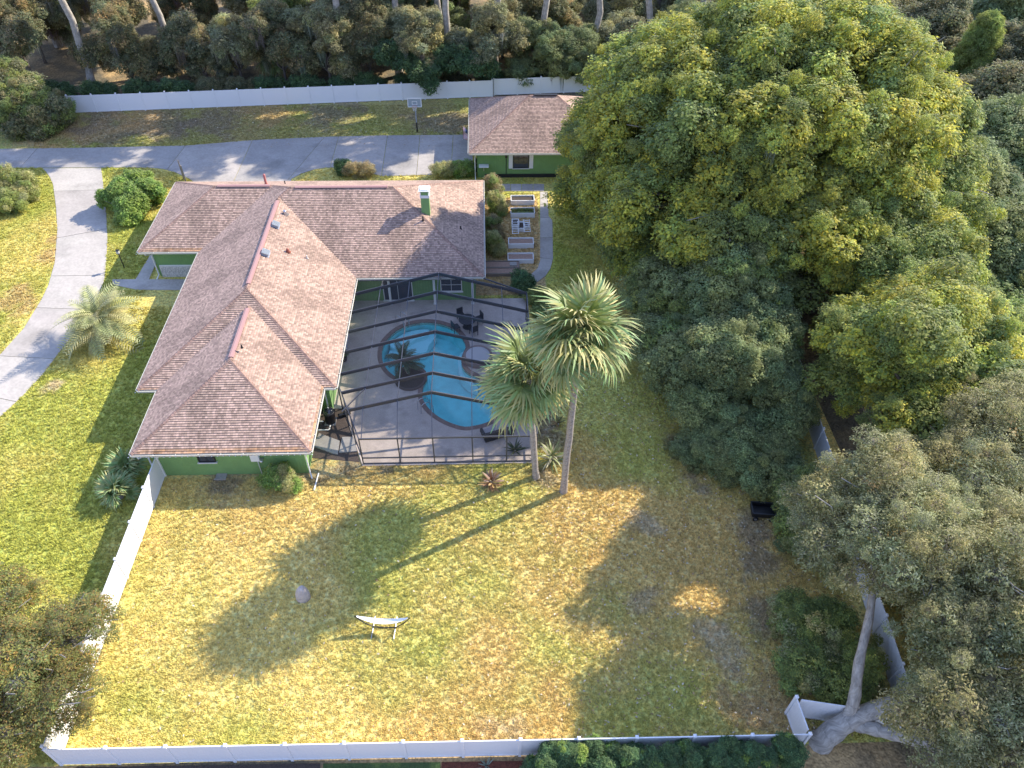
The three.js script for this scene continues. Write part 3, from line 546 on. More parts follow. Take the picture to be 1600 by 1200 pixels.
function holed(outer, holes, y) {        // flat sheet with holes, facing up
  let o = outer.map(V2); if (THREE.ShapeUtils.area(o) < 0) o = o.reverse();
  const hs = holes.map((h) => { let q = h.map(V2); return THREE.ShapeUtils.area(q) > 0 ? q.reverse() : q; });
  const all = [...o, ...hs.flat()], f = THREE.ShapeUtils.triangulateShape(o, hs);
  return flat(all.map((p) => [p.x, y, p.y]), f.map((t) => [t[0], t[2], t[1]]));
}
function wallRing(poly, y0, y1, inward) { const v = [], t = [], n = poly.length; poly.forEach(([x, z]) => v.push([x, y1, z], [x, y0, z])); for (let i = 0; i < n; i++) { const a = 2 * i, b = 2 * ((i + 1) % n); t.push(...(inward ? [[a, b, a + 1], [b, b + 1, a + 1]] : [[a, a + 1, b], [b, a + 1, b + 1]])); } return flat(v, t); }
{
  const hole = inset(poolOut, 0.1), g = holed([[LX0, LZ0], [LX1, LZ0], [LX1, LZ1], [LX0, LZ1]], [hole], 0), p = g.attributes.position, uv = [];
  for (let i = 0; i < p.count; i++) uv.push((p.getX(i) - LX0) / (LX1 - LX0), (p.getZ(i) - LZ0) / (LZ1 - LZ0));
  g.setAttribute('uv', new THREE.Float32BufferAttribute(uv, 2));
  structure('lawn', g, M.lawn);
  structure('ground', holed([[-450, -510], [450, -510], [450, 390], [-450, 390]], [hole], -0.03), M.litter);
}
const CX0 = -9.45, CX1 = 2.9, CXR = -3.3, CZF = -29.5, CZB = -44.6, SLX = -7.6, SLZ = -34.2, RH = 4.3, LH = 2.55, RHH = 2.5, FH = 2.35;
const deckOutline = [[CX0 - 0.6, CZB - 0.9], [CX1 + 0.1, CZB - 0.9], [CX1 + 0.1, CZF + 0.12], [SLX - 0.05, CZF + 0.12], [CX0 + 0.05, SLZ], [CX0 - 0.6, SLZ]];
{
  const d = structure('pool_deck', mg([holed(deckOutline, [inset(poolOut, 0.02)], 0.06), wallRing(deckOutline, -0.02, 0.06)]), M.deck);
}
{
  const o = thing('swimming_pool', 'free-form turquoise swimming pool with brown coping under the screen enclosure', 'pool', [0, 0, 0]);
  const plasterT = texture(512, 512, (u, v) => { const k = 0.86 + 0.3 * (fbm(u * 10, v * 10, 4, 10) - 0.5); return [0.3 * k, 0.84 * k, 0.83 * k]; });
  const plaster = std({ map: scaled(plasterT, 5), roughness: 0.7 });
  const copingM = std({ map: scaled(M.rock.map, 0.9), color: lin(0.42, 0.33, 0.3), roughness: 0.8 });
  mesh('coping', mg([holed(poolOut, [poolIn], 0.085), wallRing(poolOut, 0.02, 0.085), wallRing(poolIn, -0.2, 0.085, true)]), copingM, o);
  mesh('basin', mg([wallRing(poolIn, -1.45, -0.02, true), holed(poolIn, [], -1.45)]), plaster, o);
  const st = (pts, y, h) => mesh('step', prism(smooth(pts.map((p) => r6(...p)), 40), y, y + h), std({ color: lin(0.55, 0.82, 0.82), roughness: 0.6 }), o);
  st([[330, 420], [390, 365], [470, 335], [560, 330], [545, 365], [480, 385], [430, 420], [370, 440]], -1.4, 0.95);
  st([[320, 450], [400, 370], [500, 345], [600, 340], [560, 400], [540, 440], [480, 450], [420, 470], [360, 490]], -1.4, 0.62);
  st([[740, 470], [780, 440], [770, 500], [775, 545], [790, 600], [850, 660], [800, 640], [745, 590]], -1.4, 0.8);
  const waterBump = texture(256, 256, (u, v) => fbm(u * 10, v * 10, 3, 10), { srgb: false });
  mesh('water', holed(inset(poolOut, 0.29), [], -0.1), new THREE.MeshPhysicalMaterial({ color: lin(0.72, 0.95, 0.98), transmission: 1, thickness: 0, roughness: 0.03, ior: 1.33, bumpMap: scaled(waterBump, 3), bumpScale: 0.02 }), o);
  for (const [u, v] of [[545, 825], [410, 325]]) {          // grab rails
    const p = r6(u, v), t = u > 500 ? 0.5 : -0.7;
    for (const k of [-0.25, 0.25]) { const ox = Math.sin(t) * k, oz = Math.cos(t) * k, q = (a, y) => V(p[0] + ox + Math.cos(t) * a, y, p[1] + oz - Math.sin(t) * a); mesh('grab_rail', tube([q(-0.45, 0.05), q(-0.42, 0.75), q(-0.2, 0.9), q(0.15, 0.85), q(0.4, 0.4), q(0.45, -0.6)], 0.028, 7, true), M.steel, o); }
  }
}
{
  const c = r6(850, 530), o = thing('spa', 'round raised spa with pale cover at the pool edge', 'spa', [c[0], 0, c[1]]);
  const ring = new THREE.LatheGeometry([[0.95, 0], [1.02, 0], [1.02, 0.42], [0.98, 0.46], [0.86, 0.46], [0.82, 0.4]].map((p) => new THREE.Vector2(...p)), 36);
  mesh('wall', ring, std({ map: M.rock.map, color: lin(0.55, 0.48, 0.45), roughness: 0.85 }), o);
  mesh('cover', new THREE.LatheGeometry([[0, 0.47], [0.6, 0.465], [0.84, 0.43], [0.86, 0.38]].map((p) => new THREE.Vector2(...p)), 36), std({ color: lin(0.52, 0.5, 0.48), roughness: 0.8 }), o);
}
{
  const c = r6(455, 655), o = thing('planter_island', 'round dark planting island jutting into the pool', 'planter', [c[0], 0, c[1]]);
  const r = 1.05;
  mesh('edging', new THREE.LatheGeometry([[r - 0.12, 0], [r, 0], [r, 0.2], [r - 0.12, 0.2]].map((p) => new THREE.Vector2(...p)), 32), std({ color: lin(0.1, 0.075, 0.065), roughness: 0.9 }), o);
  const g = new THREE.CylinderGeometry(r - 0.1, r - 0.1, 0.16, 32); g.translate(0, 0.08, 0); metreUV(g); mesh('soil', g, M.soil, o);
}
{
  const o = thing('screen_enclosure', 'dark framed mesh screen enclosure arched over the swimming pool', 'enclosure', [0, 0, 0]);
  const ZB = [-42.95, -40.9, -38.85, -36.8, -34.75, -33.0, -31.35];
  const sl = (x) => lerp(LH, RH, (x - CX0) / (CXR - CX0)), leftX = (z) => (z <= SLZ ? CX0 : lerp(CX0, SLX, (z - SLZ) / (CZF - SLZ)));
  const fb = (p, q, w, h, n = 'beam') => mesh(n, beam(p, q, w, h), M.bronze, o);
  const purX = [-7.45, -5.35, -0.95, 1.1];
  const yAt = (x) => (x <= CXR ? sl(x) : lerp(RH, RHH, (x - CXR) / (CX1 - CXR)));
  const rows = [CZB, ...ZB];
  for (const z of ZB) { const xl = leftX(z); fb(V(xl, yAt(xl), z), V(CXR, RH, z), 0.06, 0.24); fb(V(CXR, RH, z), V(CX1, RHH, z), 0.06, 0.24); }
  // back edge along the house eave
  fb(V(CX0, LH, CZB), V(-0.2, LH + 0.1, CZB), 0.06, 0.12); fb(V(-0.2, LH + 0.1, CZB), V(CX1, RHH, ZB[0] - 0.05), 0.06, 0.1);
  const edgeL = [...ZB.filter((z) => z <= SLZ), SLZ];
  fb(V(CX0, LH, CZB), V(CX0, LH, SLZ), 0.06, 0.1); fb(V(CX0, LH, SLZ), V(SLX, FH, CZF), 0.06, 0.12); fb(V(CX1, RHH, ZB[0]), V(CX1, RHH, CZF - 0.02), 0.06, 0.12); fb(V(SLX, FH, CZF), V(CX1, RHH - 0.1, CZF), 0.07, 0.1);
  // purlins and ridge
  const zf = ZB[ZB.length - 1];
  for (const x of [...purX, CXR]) {
    let z0 = x < CXR ? CZB + 0.05 : ZB[0]; const y = yAt(x), zEnd = zf;
    const start = x < -0.2 && x > CXR ? CZB : z0;
    if (x !== CXR) fb(V(x, x < CXR ? y : y, ZB[0]), V(x, y, zEnd), 0.05, 0.07, 'purlin'); else fb(V(x, y, ZB[0]), V(x, y, zEnd), 0.05, 0.07, 'purlin');
    fb(V(x, y, zEnd), V(x, FH + 0.02, CZF), 0.05, 0.07, 'purlin');
    if (x < -0.3) fb(V(x, y, ZB[0]), V(x, LH + 0.05, CZB), 0.05, 0.07, 'purlin');
  }
  // roof screens: one pane per bay
  const pane = (pts) => mesh('screen_panel', flat(pts.map((p) => [p.x, p.y, p.z]), pts.length === 3 ? [[0, 1, 2]] : [[0, 1, 2], [0, 2, 3]]), M.screen, o);
  const xs = (z) => [leftX(z), ...purX.slice(0, 2).filter((x) => x > leftX(z) + 0.05), CXR, ...purX.slice(2), CX1];
  for (let i = 0; i + 1 < ZB.length; i++) {
    const a = xs(ZB[i]), b = xs(ZB[i + 1]), za = ZB[i], zb = ZB[i + 1];
    for (let k = 0; k + 1 < a.length; k++) pane([V(a[k], yAt(a[k]), za), V(a[k + 1], yAt(a[k + 1]), za), V(b[k + 1] ?? a[k + 1], yAt(b[k + 1] ?? a[k + 1]), zb), V(b[k], yAt(b[k]), zb)]);
  }
  { // back bay to the house eave and front hip to the front wall
    const a = xs(ZB[0]); const yb = (x) => (x <= -0.2 ? LH + 0.05 : lerp(LH + 0.1, RHH, (x + 0.2) / 3.1)), zb = (x) => (x <= -0.2 ? CZB : lerp(CZB, ZB[0] - 0.05, (x + 0.2) / 3.1));
    for (let k = 0; k + 1 < a.length; k++) pane([V(a[k], yb(a[k]), zb(a[k])), V(a[k + 1], yb(a[k + 1]), zb(a[k + 1])), V(a[k + 1], yAt(a[k + 1]), ZB[0]), V(a[k], yAt(a[k]), ZB[0])]);
    const f = xs(zf), ff = [SLX, -7.0, -5.35, CXR, -0.95, 1.1, CX1]; const top = [f[0], -7.45, -5.35, CXR, -0.95, 1.1, CX1];
    for (let k = 0; k + 1 < top.length; k++) pane([V(top[k], yAt(top[k]), zf), V(top[k + 1], yAt(top[k + 1]), zf), V(ff[k + 1], FH, CZF), V(ff[k], FH, CZF)]);
  }
  // front wall
  const posts = [SLX, -5.35, CXR + 0.02, -0.95, 1.1, CX1];
  for (const x of posts) fb(V(x, 0.05, CZF), V(x, FH, CZF), 0.07, 0.07, 'post');
  fb(V(SLX, 0.62, CZF), V(CX1, 0.62, CZF), 0.06, 0.07, 'chair_rail'); fb(V(SLX, 0.1, CZF), V(CX1, 0.1, CZF), 0.06, 0.08, 'sill_rail');
  for (let k = 0; k + 1 < posts.length; k++) { pane([V(posts[k], FH, CZF), V(posts[k + 1], FH, CZF), V(posts[k + 1], 0.62, CZF), V(posts[k], 0.62, CZF)]); pane([V(posts[k], 0.62, CZF), V(posts[k + 1], 0.62, CZF), V(posts[k + 1], 0.1, CZF), V(posts[k], 0.1, CZF)]); }
  // slanted left wall
  const sp = [0, 0.33, 0.66, 1].map((t) => [lerp(CX0, SLX, t), lerp(SLZ, CZF, t), lerp(LH, FH, t)]);
  for (let k = 0; k < 3; k++) { if (k) fb(V(sp[k][0], 0.05, sp[k][1]), V(sp[k][0], sp[k][2], sp[k][1]), 0.07, 0.07, 'post'); pane([V(sp[k][0], sp[k][2], sp[k][1]), V(sp[k + 1][0], sp[k + 1][2], sp[k + 1][1]), V(sp[k + 1][0], 0.1, sp[k + 1][1]), V(sp[k][0], 0.1, sp[k][1])]); }
  fb(V(CX0, 0.05, SLZ), V(CX0, LH, SLZ), 0.07, 0.07, 'post'); fb(V(CX0, 0.62, SLZ), V(SLX, 0.62, CZF), 0.06, 0.07, 'chair_rail');
  // right wall
  const rz = [ZB[0], ...ZB.slice(1), CZF];
  for (let k = 0; k < rz.length; k++) { if (k < rz.length - 1) fb(V(CX1, 0.05, rz[k]), V(CX1, RHH, rz[k]), 0.07, 0.07, 'post'); if (k + 1 < rz.length) pane([V(CX1, RHH, rz[k]), V(CX1, RHH, rz[k + 1]), V(CX1, 0.1, rz[k + 1]), V(CX1, 0.1, rz[k])]); }
  fb(V(CX1, 0.62, ZB[0]), V(CX1, 0.62, CZF), 0.06, 0.07, 'chair_rail');
  // diagonal braces
  fb(V(1.1, yAt(1.1), zf), V(CX1, RHH - 0.05, CZF), 0.05, 0.07, 'brace'); fb(V(-8.75, yAt(-8.75) + 0.01, -31.35), V(-7.45, yAt(-7.45), -33.0), 0.05, 0.07, 'brace');
}
// pool furniture
function rot(o, a) { o.rotation.y = a; return o; }
{
  const p = r6(965, 975), o = thing('outdoor_sofa', 'dark wicker sofa with pale cushions beside the pool', 'sofa', [p[0], 0.06, p[1]], rad(20));
  mesh('base', box(1.9, 0.3, 0.8, 0, 0.05), M.dark, o); mesh('backrest', box(1.9, 0.5, 0.16, 0, 0.3, 0.36), M.dark, o);
  for (const s of [-1, 1]) mesh('arm', box(0.16, 0.3, 0.8, s * 0.95, 0.3, 0), M.dark, o);
  for (const s of [-1, 0, 1]) mesh('cushion', box(0.54, 0.12, 0.6, s * 0.56, 0.35, -0.05), std({ color: lin(0.38, 0.36, 0.36), roughness: 0.95 }), o);
}
{
  const p = r6(1000, 870), o = thing('patio_umbrella', 'closed pale patio umbrella standing by the wicker sofa', 'umbrella', [p[0], 0.06, p[1]]);
  mesh('base', new THREE.CylinderGeometry(0.25, 0.28, 0.08, 20).translate(0, 0.04, 0), M.dark, o); mesh('pole', tube([V(0, 0, 0), V(0, 2.1, 0)], 0.022, 7), M.white, o); mesh('canopy', tube([V(0, 0.95, 0), V(0, 1.4, 0), V(0, 1.9, 0), V(0, 2.15, 0)], [0.09, 0.1, 0.06, 0.02], 9), M.white, o);
}
function patioChair(label, x, z, turn) {
  const o = thing('patio_chair', label, 'chair', [x, 0.06, z], turn, 'chairs round the patio table');
  mesh('seat', box(0.5, 0.05, 0.5, 0, 0.42), M.dark, o); mesh('backrest', box(0.5, 0.5, 0.05, 0, 0.45, 0.24), M.dark, o);
  for (const [a, b] of [[-1, -1], [-1, 1], [1, -1], [1, 1]]) mesh('leg', box(0.04, 0.42, 0.04, a * 0.22, 0, b * 0.22), M.dark, o);
}
{
  const o = thing('patio_table', 'round dark patio table under the enclosure near the house columns', 'table', [-1.4, 0.06, -42.2]);
  mesh('top', new THREE.CylinderGeometry(0.62, 0.62, 0.04, 28).translate(0, 0.72, 0), M.dark, o); mesh('pedestal', tube([V(0, 0, 0), V(0, 0.72, 0)], 0.05, 8), M.dark, o); mesh('foot', new THREE.CylinderGeometry(0.32, 0.36, 0.05, 20).translate(0, 0.03, 0), M.dark, o);
  for (let k = 0; k < 4; k++) { const a = k * 1.571 + 0.5; patioChair('dark patio chair pulled up to the round patio table', -1.4 + Math.sin(a) * 0.95, -42.2 + Math.cos(a) * 0.95, a); }
}
{ const p = r6(70, 540), o = thing('potted_plant', 'small dark green plant in a pot beside the house wall inside the enclosure', 'plant', [p[0], 0.06, p[1]]); mesh('pot', new THREE.LatheGeometry([[0, 0], [0.16, 0], [0.22, 0.34], [0.19, 0.34], [0.18, 0.3], [0, 0.3]].map((q) => new THREE.Vector2(...q)), 16), M.dark, o); globalThis.pottedPlant = o; }

// ---------------------------------------------------------------- pool equipment nook
{
  const p = gp(517, 659), o = thing('pool_filter', 'black domed pool filter tank in the nook behind the house', 'pool filter', [p.x, 0, p.z]);
  mesh('tank', new THREE.LatheGeometry([[0, 0.05], [0.33, 0.05], [0.34, 0.9], [0.33, 0.95]].map((q) => new THREE.Vector2(...q)), 28), M.black, o);
  mesh('clamp_band', new THREE.LatheGeometry([[0.33, 0.88], [0.365, 0.89], [0.365, 0.97], [0.33, 0.98]].map((q) => new THREE.Vector2(...q)), 28), M.dark, o);
  mesh('dome', new THREE.LatheGeometry([[0.335, 0.95], [0.31, 1.08], [0.22, 1.17], [0.1, 1.21], [0, 1.215]].map((q) => new THREE.Vector2(...q)), 28), new THREE.MeshPhysicalMaterial({ color: lin(0.02, 0.024, 0.03), roughness: 0.18, clearcoat: 0.6 }), o);
  mesh('gauge', [tube([V(0, 1.2, 0), V(0, 1.32, 0)], 0.05, 10, true)], M.steel, o);
  mesh('foot', box(0.7, 0.06, 0.7), M.concrete, o);
}
{
  const p = gp(506, 668), o = thing('pool_pipes', 'white plastic pool pipes bent around the filter tank', 'pipes', [p.x, 0, p.z]);
  mesh('pipe', tube([V(-0.55, 0.05, 0.25), V(-0.55, 0.75, 0.25), V(-0.5, 0.8, 0.22), V(0.1, 0.8, 0.2)], 0.04, 8, true), M.pipe, o);
  mesh('pipe', tube([V(-0.55, 0.05, 0.7), V(-0.55, 0.5, 0.7), V(-0.5, 0.55, 0.7), V(0.45, 0.55, 0.7), V(0.52, 0.52, 0.6), V(0.52, 0.5, 0.3)], 0.04, 8, true), M.pipe, o);
  mesh('pipe', tube([V(-0.6, 0.55, 0.7), V(-0.62, 0.55, 0.2), V(-0.62, 0.05, 0.18)], 0.04, 8, true), M.pipe, o);
  mesh('pipe', tube([V(-0.3, 0.05, -0.5), V(-0.28, 0.9, -0.5), V(-0.2, 0.95, -0.3), V(-0.2, 0.8, 0.2)], 0.035, 8, true), M.pipe, o);
  mesh('valve', [tube([V(0.0, 0.6, 0.45), V(0.0, 0.9, 0.45)], 0.06, 10, true), box(0.16, 0.03, 0.03, 0, 0.93, 0.45)], M.dark, o);
}
{
  const p = gp(538, 650), o = thing('pool_pump', 'small black pool pump with motor beside the enclosure wall', 'pump', [p.x, 0, p.z], 0.4);
  mesh('motor', tube([V(-0.3, 0.2, 0), V(0.2, 0.2, 0)], 0.11, 12, true), M.dark, o); mesh('strainer', tube([V(0.32, 0.05, 0), V(0.32, 0.42, 0)], 0.12, 12, true), M.black, o); mesh('base', box(0.6, 0.06, 0.26), M.dark, o);
}
for (const [pts, lab] of [[[[489, 698], [499, 678], [531, 690], [528, 711], [519, 709]], 'large cracked concrete pad beside the pool pipes'], [[[530, 708], [535, 684], [553, 684], [558, 706]], 'small concrete pad against the enclosure wall']]) {
  const o = thing('concrete_pad', lab, 'slab', [0, 0, 0]); mesh('slab', prism(pts.map((q) => gx(...q)), -0.02, 0.09), M.concreteOld, o);
}
{ const g = prism([[478, 715], [512, 600], [532, 600], [562, 722]].map((q) => gx(...q)), -0.015, 0.012); structure('gravel_strip', g, std({ map: scaled(M.soil.map, 1.2), color: lin(1.5, 1.5, 1.6), roughness: 1 })); }
function boulder(name, label, x, z, r, sc, turn, seed, y = 0, mat = M.rock) {
  const g = new THREE.IcosahedronGeometry(1, 3), p = g.attributes.position, o = seed * 13.7;
  for (let i = 0; i < p.count; i++) { const v = V(p.getX(i), p.getY(i), p.getZ(i)), k = 0.86 + 0.3 * fbm(v.x * 1.3 + o, v.y * 1.3 + v.z * 1.1, 3); p.setXYZ(i, v.x * k * sc[0] * r, Math.max(v.y * k * sc[1] * r, -0.12), v.z * k * sc[2] * r); }
  const gg = g; gg.computeVertexNormals(); metreUV(gg);
  const m = new THREE.Mesh(gg, mat); m.name = named(name); m.position.set(x, y, z); m.rotation.y = turn; m.castShadow = m.receiveShadow = true; m.userData = { label, category: 'boulder' }; scene.add(m); return m;
}
{ const p = gp(475, 934); boulder('boulder', 'pale upright boulder standing alone on the shaded lawn', p.x, p.z, 0.42, [0.85, 2.2, 0.75], 0.4, 1, 0.1); const q = gp(460, 724); boulder('boulder', 'pinkish boulder between the corner downspout and the leafy shrub', q.x, q.z, 0.33, [1, 1.7, 0.9], 0.2, 2, 0.1); }
{ const a = gp(491, 766), b = gp(498, 741), o = thing('pvc_pipe', 'length of white plastic pipe lying on the lawn near the concrete pads', 'pipe', [a.x, 0.05, a.z]); mesh('tube', tube([V(0, 0, 0), V(b.x - a.x, 0.02, b.z - a.z)], 0.045, 8, true), M.white, o); }

// ---------------------------------------------------------------- hammock, hoop, lamp, planters, cart
{
  const o = thing('hammock', 'white hammock slung on a dark arched stand on the sunny lawn', 'hammock', [0, 0, 0]);
  const A = gp(557, 963, 1.1), B = gp(637, 966, 1.1), c = A.clone().add(B).multiplyScalar(0.5), d = B.clone().sub(A).normalize(), n = V(-d.z, 0, d.x), L = A.distanceTo(B), v = [], t = [], uv = [], NX = 24, NZ = 8;
  for (let i = 0; i <= NX; i++) for (let j = 0; j <= NZ; j++) { const s = i / NX, k = j / NZ - 0.5, w = 0.3 * Math.pow(Math.sin(Math.PI * clamp(s, 0.03, 0.97)), 0.55), y = 1.1 - 0.5 * (4 * s * (1 - s)) + 0.3 * (k * 2) ** 2 * w; v.push([A.x + d.x * L * s + n.x * k * w, y, A.z + d.z * L * s + n.z * k * w]); uv.push([s * 3, j / NZ]); }
  for (let i = 0; i < NX; i++) for (let j = 0; j < NZ; j++) { const a = i * (NZ + 1) + j; t.push([a, a + 1, a + NZ + 1], [a + 1, a + NZ + 2, a + NZ + 1]); }
  mesh('cloth', flat(v, t, uv), std({ color: lin(0.72, 0.74, 0.78), side: THREE.DoubleSide, roughness: 0.9 }), o);
  const pt = (s, y, k = 0) => V(A.x + d.x * L * s + n.x * k, y, A.z + d.z * L * s + n.z * k);
  mesh('stand', tube([pt(-0.04, 1.12), pt(0.1, 0.55), pt(0.26, 0.12), pt(0.4, 0.05), pt(0.6, 0.05), pt(0.74, 0.12), pt(0.9, 0.55), pt(1.04, 1.12)], 0.03, 8, true), M.dark, o);
  for (const s of [0.28, 0.72]) mesh('foot', tube([pt(s, 0.03, -0.6), pt(s, 0.05, 0.6)], 0.028, 8, true), M.steel, o);
}
{
  const b = gp(652, 206), o = thing('basketball_hoop', 'basketball hoop on a black post with white framed backboard', 'basketball hoop', [b.x, 0, b.z]);
  mesh('post', tube([V(0, 0, 0), V(0, 1.0, 0)], 0.07, 10, true), M.black, o); mesh('upper_post', tube([V(0, 1.0, 0), V(0, 2.7, 0)], 0.06, 10, true), std({ color: lin(0.35, 0.36, 0.38), roughness: 0.4 }), o);
  mesh('arm', [beam(V(0, 2.3, 0), V(0, 3.05, 0.45), 0.06, 0.06), beam(V(0, 2.7, 0), V(0, 3.3, 0.45), 0.06, 0.06)], M.dark, o);
  const bb = new THREE.Group(); bb.name = 'backboard'; bb.position.set(0, 2.85, 0.5); o.add(bb);
  mesh('glass', box(1.3, 0.85, 0.02), std({ color: lin(0.25, 0.32, 0.36), roughness: 0.15 }), bb);
  mesh('frame', [box(1.36, 0.07, 0.05, 0, -0.03), box(1.36, 0.07, 0.05, 0, 0.82), box(0.07, 0.78, 0.05, -0.65, 0.04), box(0.07, 0.78, 0.05, 0.65, 0.04)], M.white, bb);
  mesh('target_square', [box(0.5, 0.04, 0.03, 0, 0.2), box(0.5, 0.04, 0.03, 0, 0.53), box(0.04, 0.29, 0.03, -0.23, 0.24), box(0.04, 0.29, 0.03, 0.23, 0.24)], M.white, bb);
  const rim = new THREE.TorusGeometry(0.23, 0.012, 6, 24); rim.rotateX(Math.PI / 2); rim.translate(0, 3.0, 0.8); mesh('rim', rim, std({ color: lin(0.5, 0.08, 0.02), roughness: 0.5 }), o);
  const net = []; for (let k = 0; k < 12; k++) { const a = (k / 12) * 6.283, a2 = a + 0.5; for (const e of [a2, a - 0.5]) net.push(tube([V(Math.cos(a) * 0.23, 3.0, 0.8 + Math.sin(a) * 0.23), V(Math.cos(e) * 0.14, 2.6, 0.8 + Math.sin(e) * 0.14)], 0.008, 4)); } mesh('net', net, M.white, o);
}
{
  const o = thing('lamp_post', 'small black garden lamp post on the grass by the front path', 'lamp post', [-28.58, 0, -49.94]);
  mesh('post', tube([V(0, 0, 0), V(0, 1.35, 0)], 0.04, 8), M.black, o);
  mesh('lantern', [box(0.2, 0.24, 0.2, 0, 1.4)], std({ color: lin(0.5, 0.5, 0.45), roughness: 0.3 }), o);
  const rf = new THREE.ConeGeometry(0.2, 0.12, 4); rf.rotateY(0.785); rf.translate(0, 1.7, 0); mesh('cap', rf, M.black, o); mesh('collar', box(0.22, 0.05, 0.22, 0, 1.35), M.black, o);
}
function planter(label, u, v, w, d, h, fill, name = 'planter_box') {           // u, v: centre of the top
  const p = gp(u, v, h), o = thing(name, label, 'planter', [p.x, 0, p.z], 0, 'raised garden boxes');
  for (const s of [-1, 1]) { mesh('side_board', box(w, h, 0.06, 0, 0, s * (d / 2 - 0.03)), M.whiteWood, o); mesh('end_board', box(0.06, h, d - 0.12, s * (w / 2 - 0.03)), M.whiteWood, o); }
  mesh('fill', box(w - 0.12, h - 0.12, d - 0.12), fill, o); return o;
}
M.whiteWood = std({ color: lin(0.72, 0.72, 0.7), roughness: 0.7, bumpMap: grainT, bumpScale: 0.01 });
planter('white planter box of dark soil just below the garage window', 816.5, 309, 2.1, 0.95, 0.45, M.soil).userData.group = undefined;
const greenBox = planter('white planter box filled with low green seedlings', 816.5, 328.5, 2.1, 0.95, 0.45, M.soil);
planter('tall narrow white planter box next to the wire trellis', 805.5, 346.5, 0.62, 1.0, 0.5, M.soil); planter('narrow white planter box between two trellises', 814.5, 351, 0.62, 1.1, 0.4, M.soil); planter('slim white planter box at the end of the trellises', 822, 350, 0.42, 0.7, 0.3, M.soil);
planter('white planter box of reddish chips below the trellises', 814, 376, 2.1, 0.95, 0.45, M.chips); planter('white planter box of reddish chips next to the grey timber beds', 813.5, 400, 2.1, 0.95, 0.42, M.chips);
for (const [u, v] of [[805, 367], [823, 364]]) {
  const p = gp(u, v, 0), o = thing('trellis', 'low white ladder trellis lying across the planter boxes', 'trellis', [p.x, 0.5, p.z], 0, 'white trellises over the planters');
  for (const s of [-1, 1]) mesh('rail', box(0.04, 0.04, 1.9, s * 0.26, 0.02, -0.3), M.white, o);
  for (let k = 0; k < 6; k++) mesh('rung', box(0.48, 0.04, 0.05, 0, 0.02, -1.1 + k * 0.34), M.white, o);
}
for (const [u, v, w, d, lab] of [[783, 412.5, 2.9, 0.9, 'grey timber garden bed of bark against the house wall'], [781, 422, 2.7, 0.85, 'grey timber garden bed up against the pool enclosure']]) {
  const p = gp(u, v, 0.3), o = thing('timber_bed', lab, 'garden bed', [p.x, 0, p.z]);
  for (const s of [-1, 1]) { mesh('side_board', box(w, 0.3, 0.07, 0, 0, s * d / 2), M.timber, o); mesh('end_board', box(0.07, 0.3, d - 0.07, s * (w / 2 - 0.04)), M.timber, o); }
  mesh('fill', box(w - 0.1, 0.22, d - 0.08), M.chips, o);
}
{ const p = gp(802, 412, 0.3), o = thing('stone_block', 'pale concrete block set at the end of the timber bed', 'block', [p.x, 0, p.z]); mesh('block', box(0.55, 0.32, 0.45), M.concrete, o); }
{
  const p = gp(1190, 805), o = thing('garden_cart', 'black plastic garden dump cart standing in the shade under the trees', 'cart', [p.x, 0, p.z], rad(-6));
  const tub = mesh('tub', mg([box(1.25, 0.05, 0.7, 0, 0.34), ...[-1, 1].flatMap((s) => [beam(V(-0.66, 0.5, s * 0.4), V(0.66, 0.5, s * 0.4), 0.04, 0.34), beam(V(s * 0.68, 0.5, -0.4), V(s * 0.68, 0.5, 0.4), 0.04, 0.34)])]), M.black, o);
  mesh('rim', [-1, 1].flatMap((s) => [beam(V(-0.72, 0.68, s * 0.42), V(0.72, 0.68, s * 0.42), 0.07, 0.03), beam(V(s * 0.7, 0.68, -0.42), V(s * 0.7, 0.68, 0.42), 0.07, 0.03)]), M.dark, o);
  for (const [a, b] of [[-1, -1], [-1, 1], [1, -1], [1, 1]]) { const w = new THREE.Group(); w.name = 'wheel'; w.position.set(a * 0.46, 0.17, b * 0.44); o.add(w); const ty = new THREE.TorusGeometry(0.12, 0.05, 8, 18); mesh('tyre', ty, M.black, w); mesh('rim', new THREE.CylinderGeometry(0.09, 0.09, 0.05, 12).rotateX(Math.PI / 2), M.steel, w); }
  mesh('handle', [tube([V(0.7, 0.3, 0), V(1.15, 0.6, 0), V(1.3, 0.85, 0)], 0.02, 7), tube([V(1.3, 0.85, -0.14), V(1.3, 0.85, 0.14)], 0.022, 7, true)], M.dark, o);
}
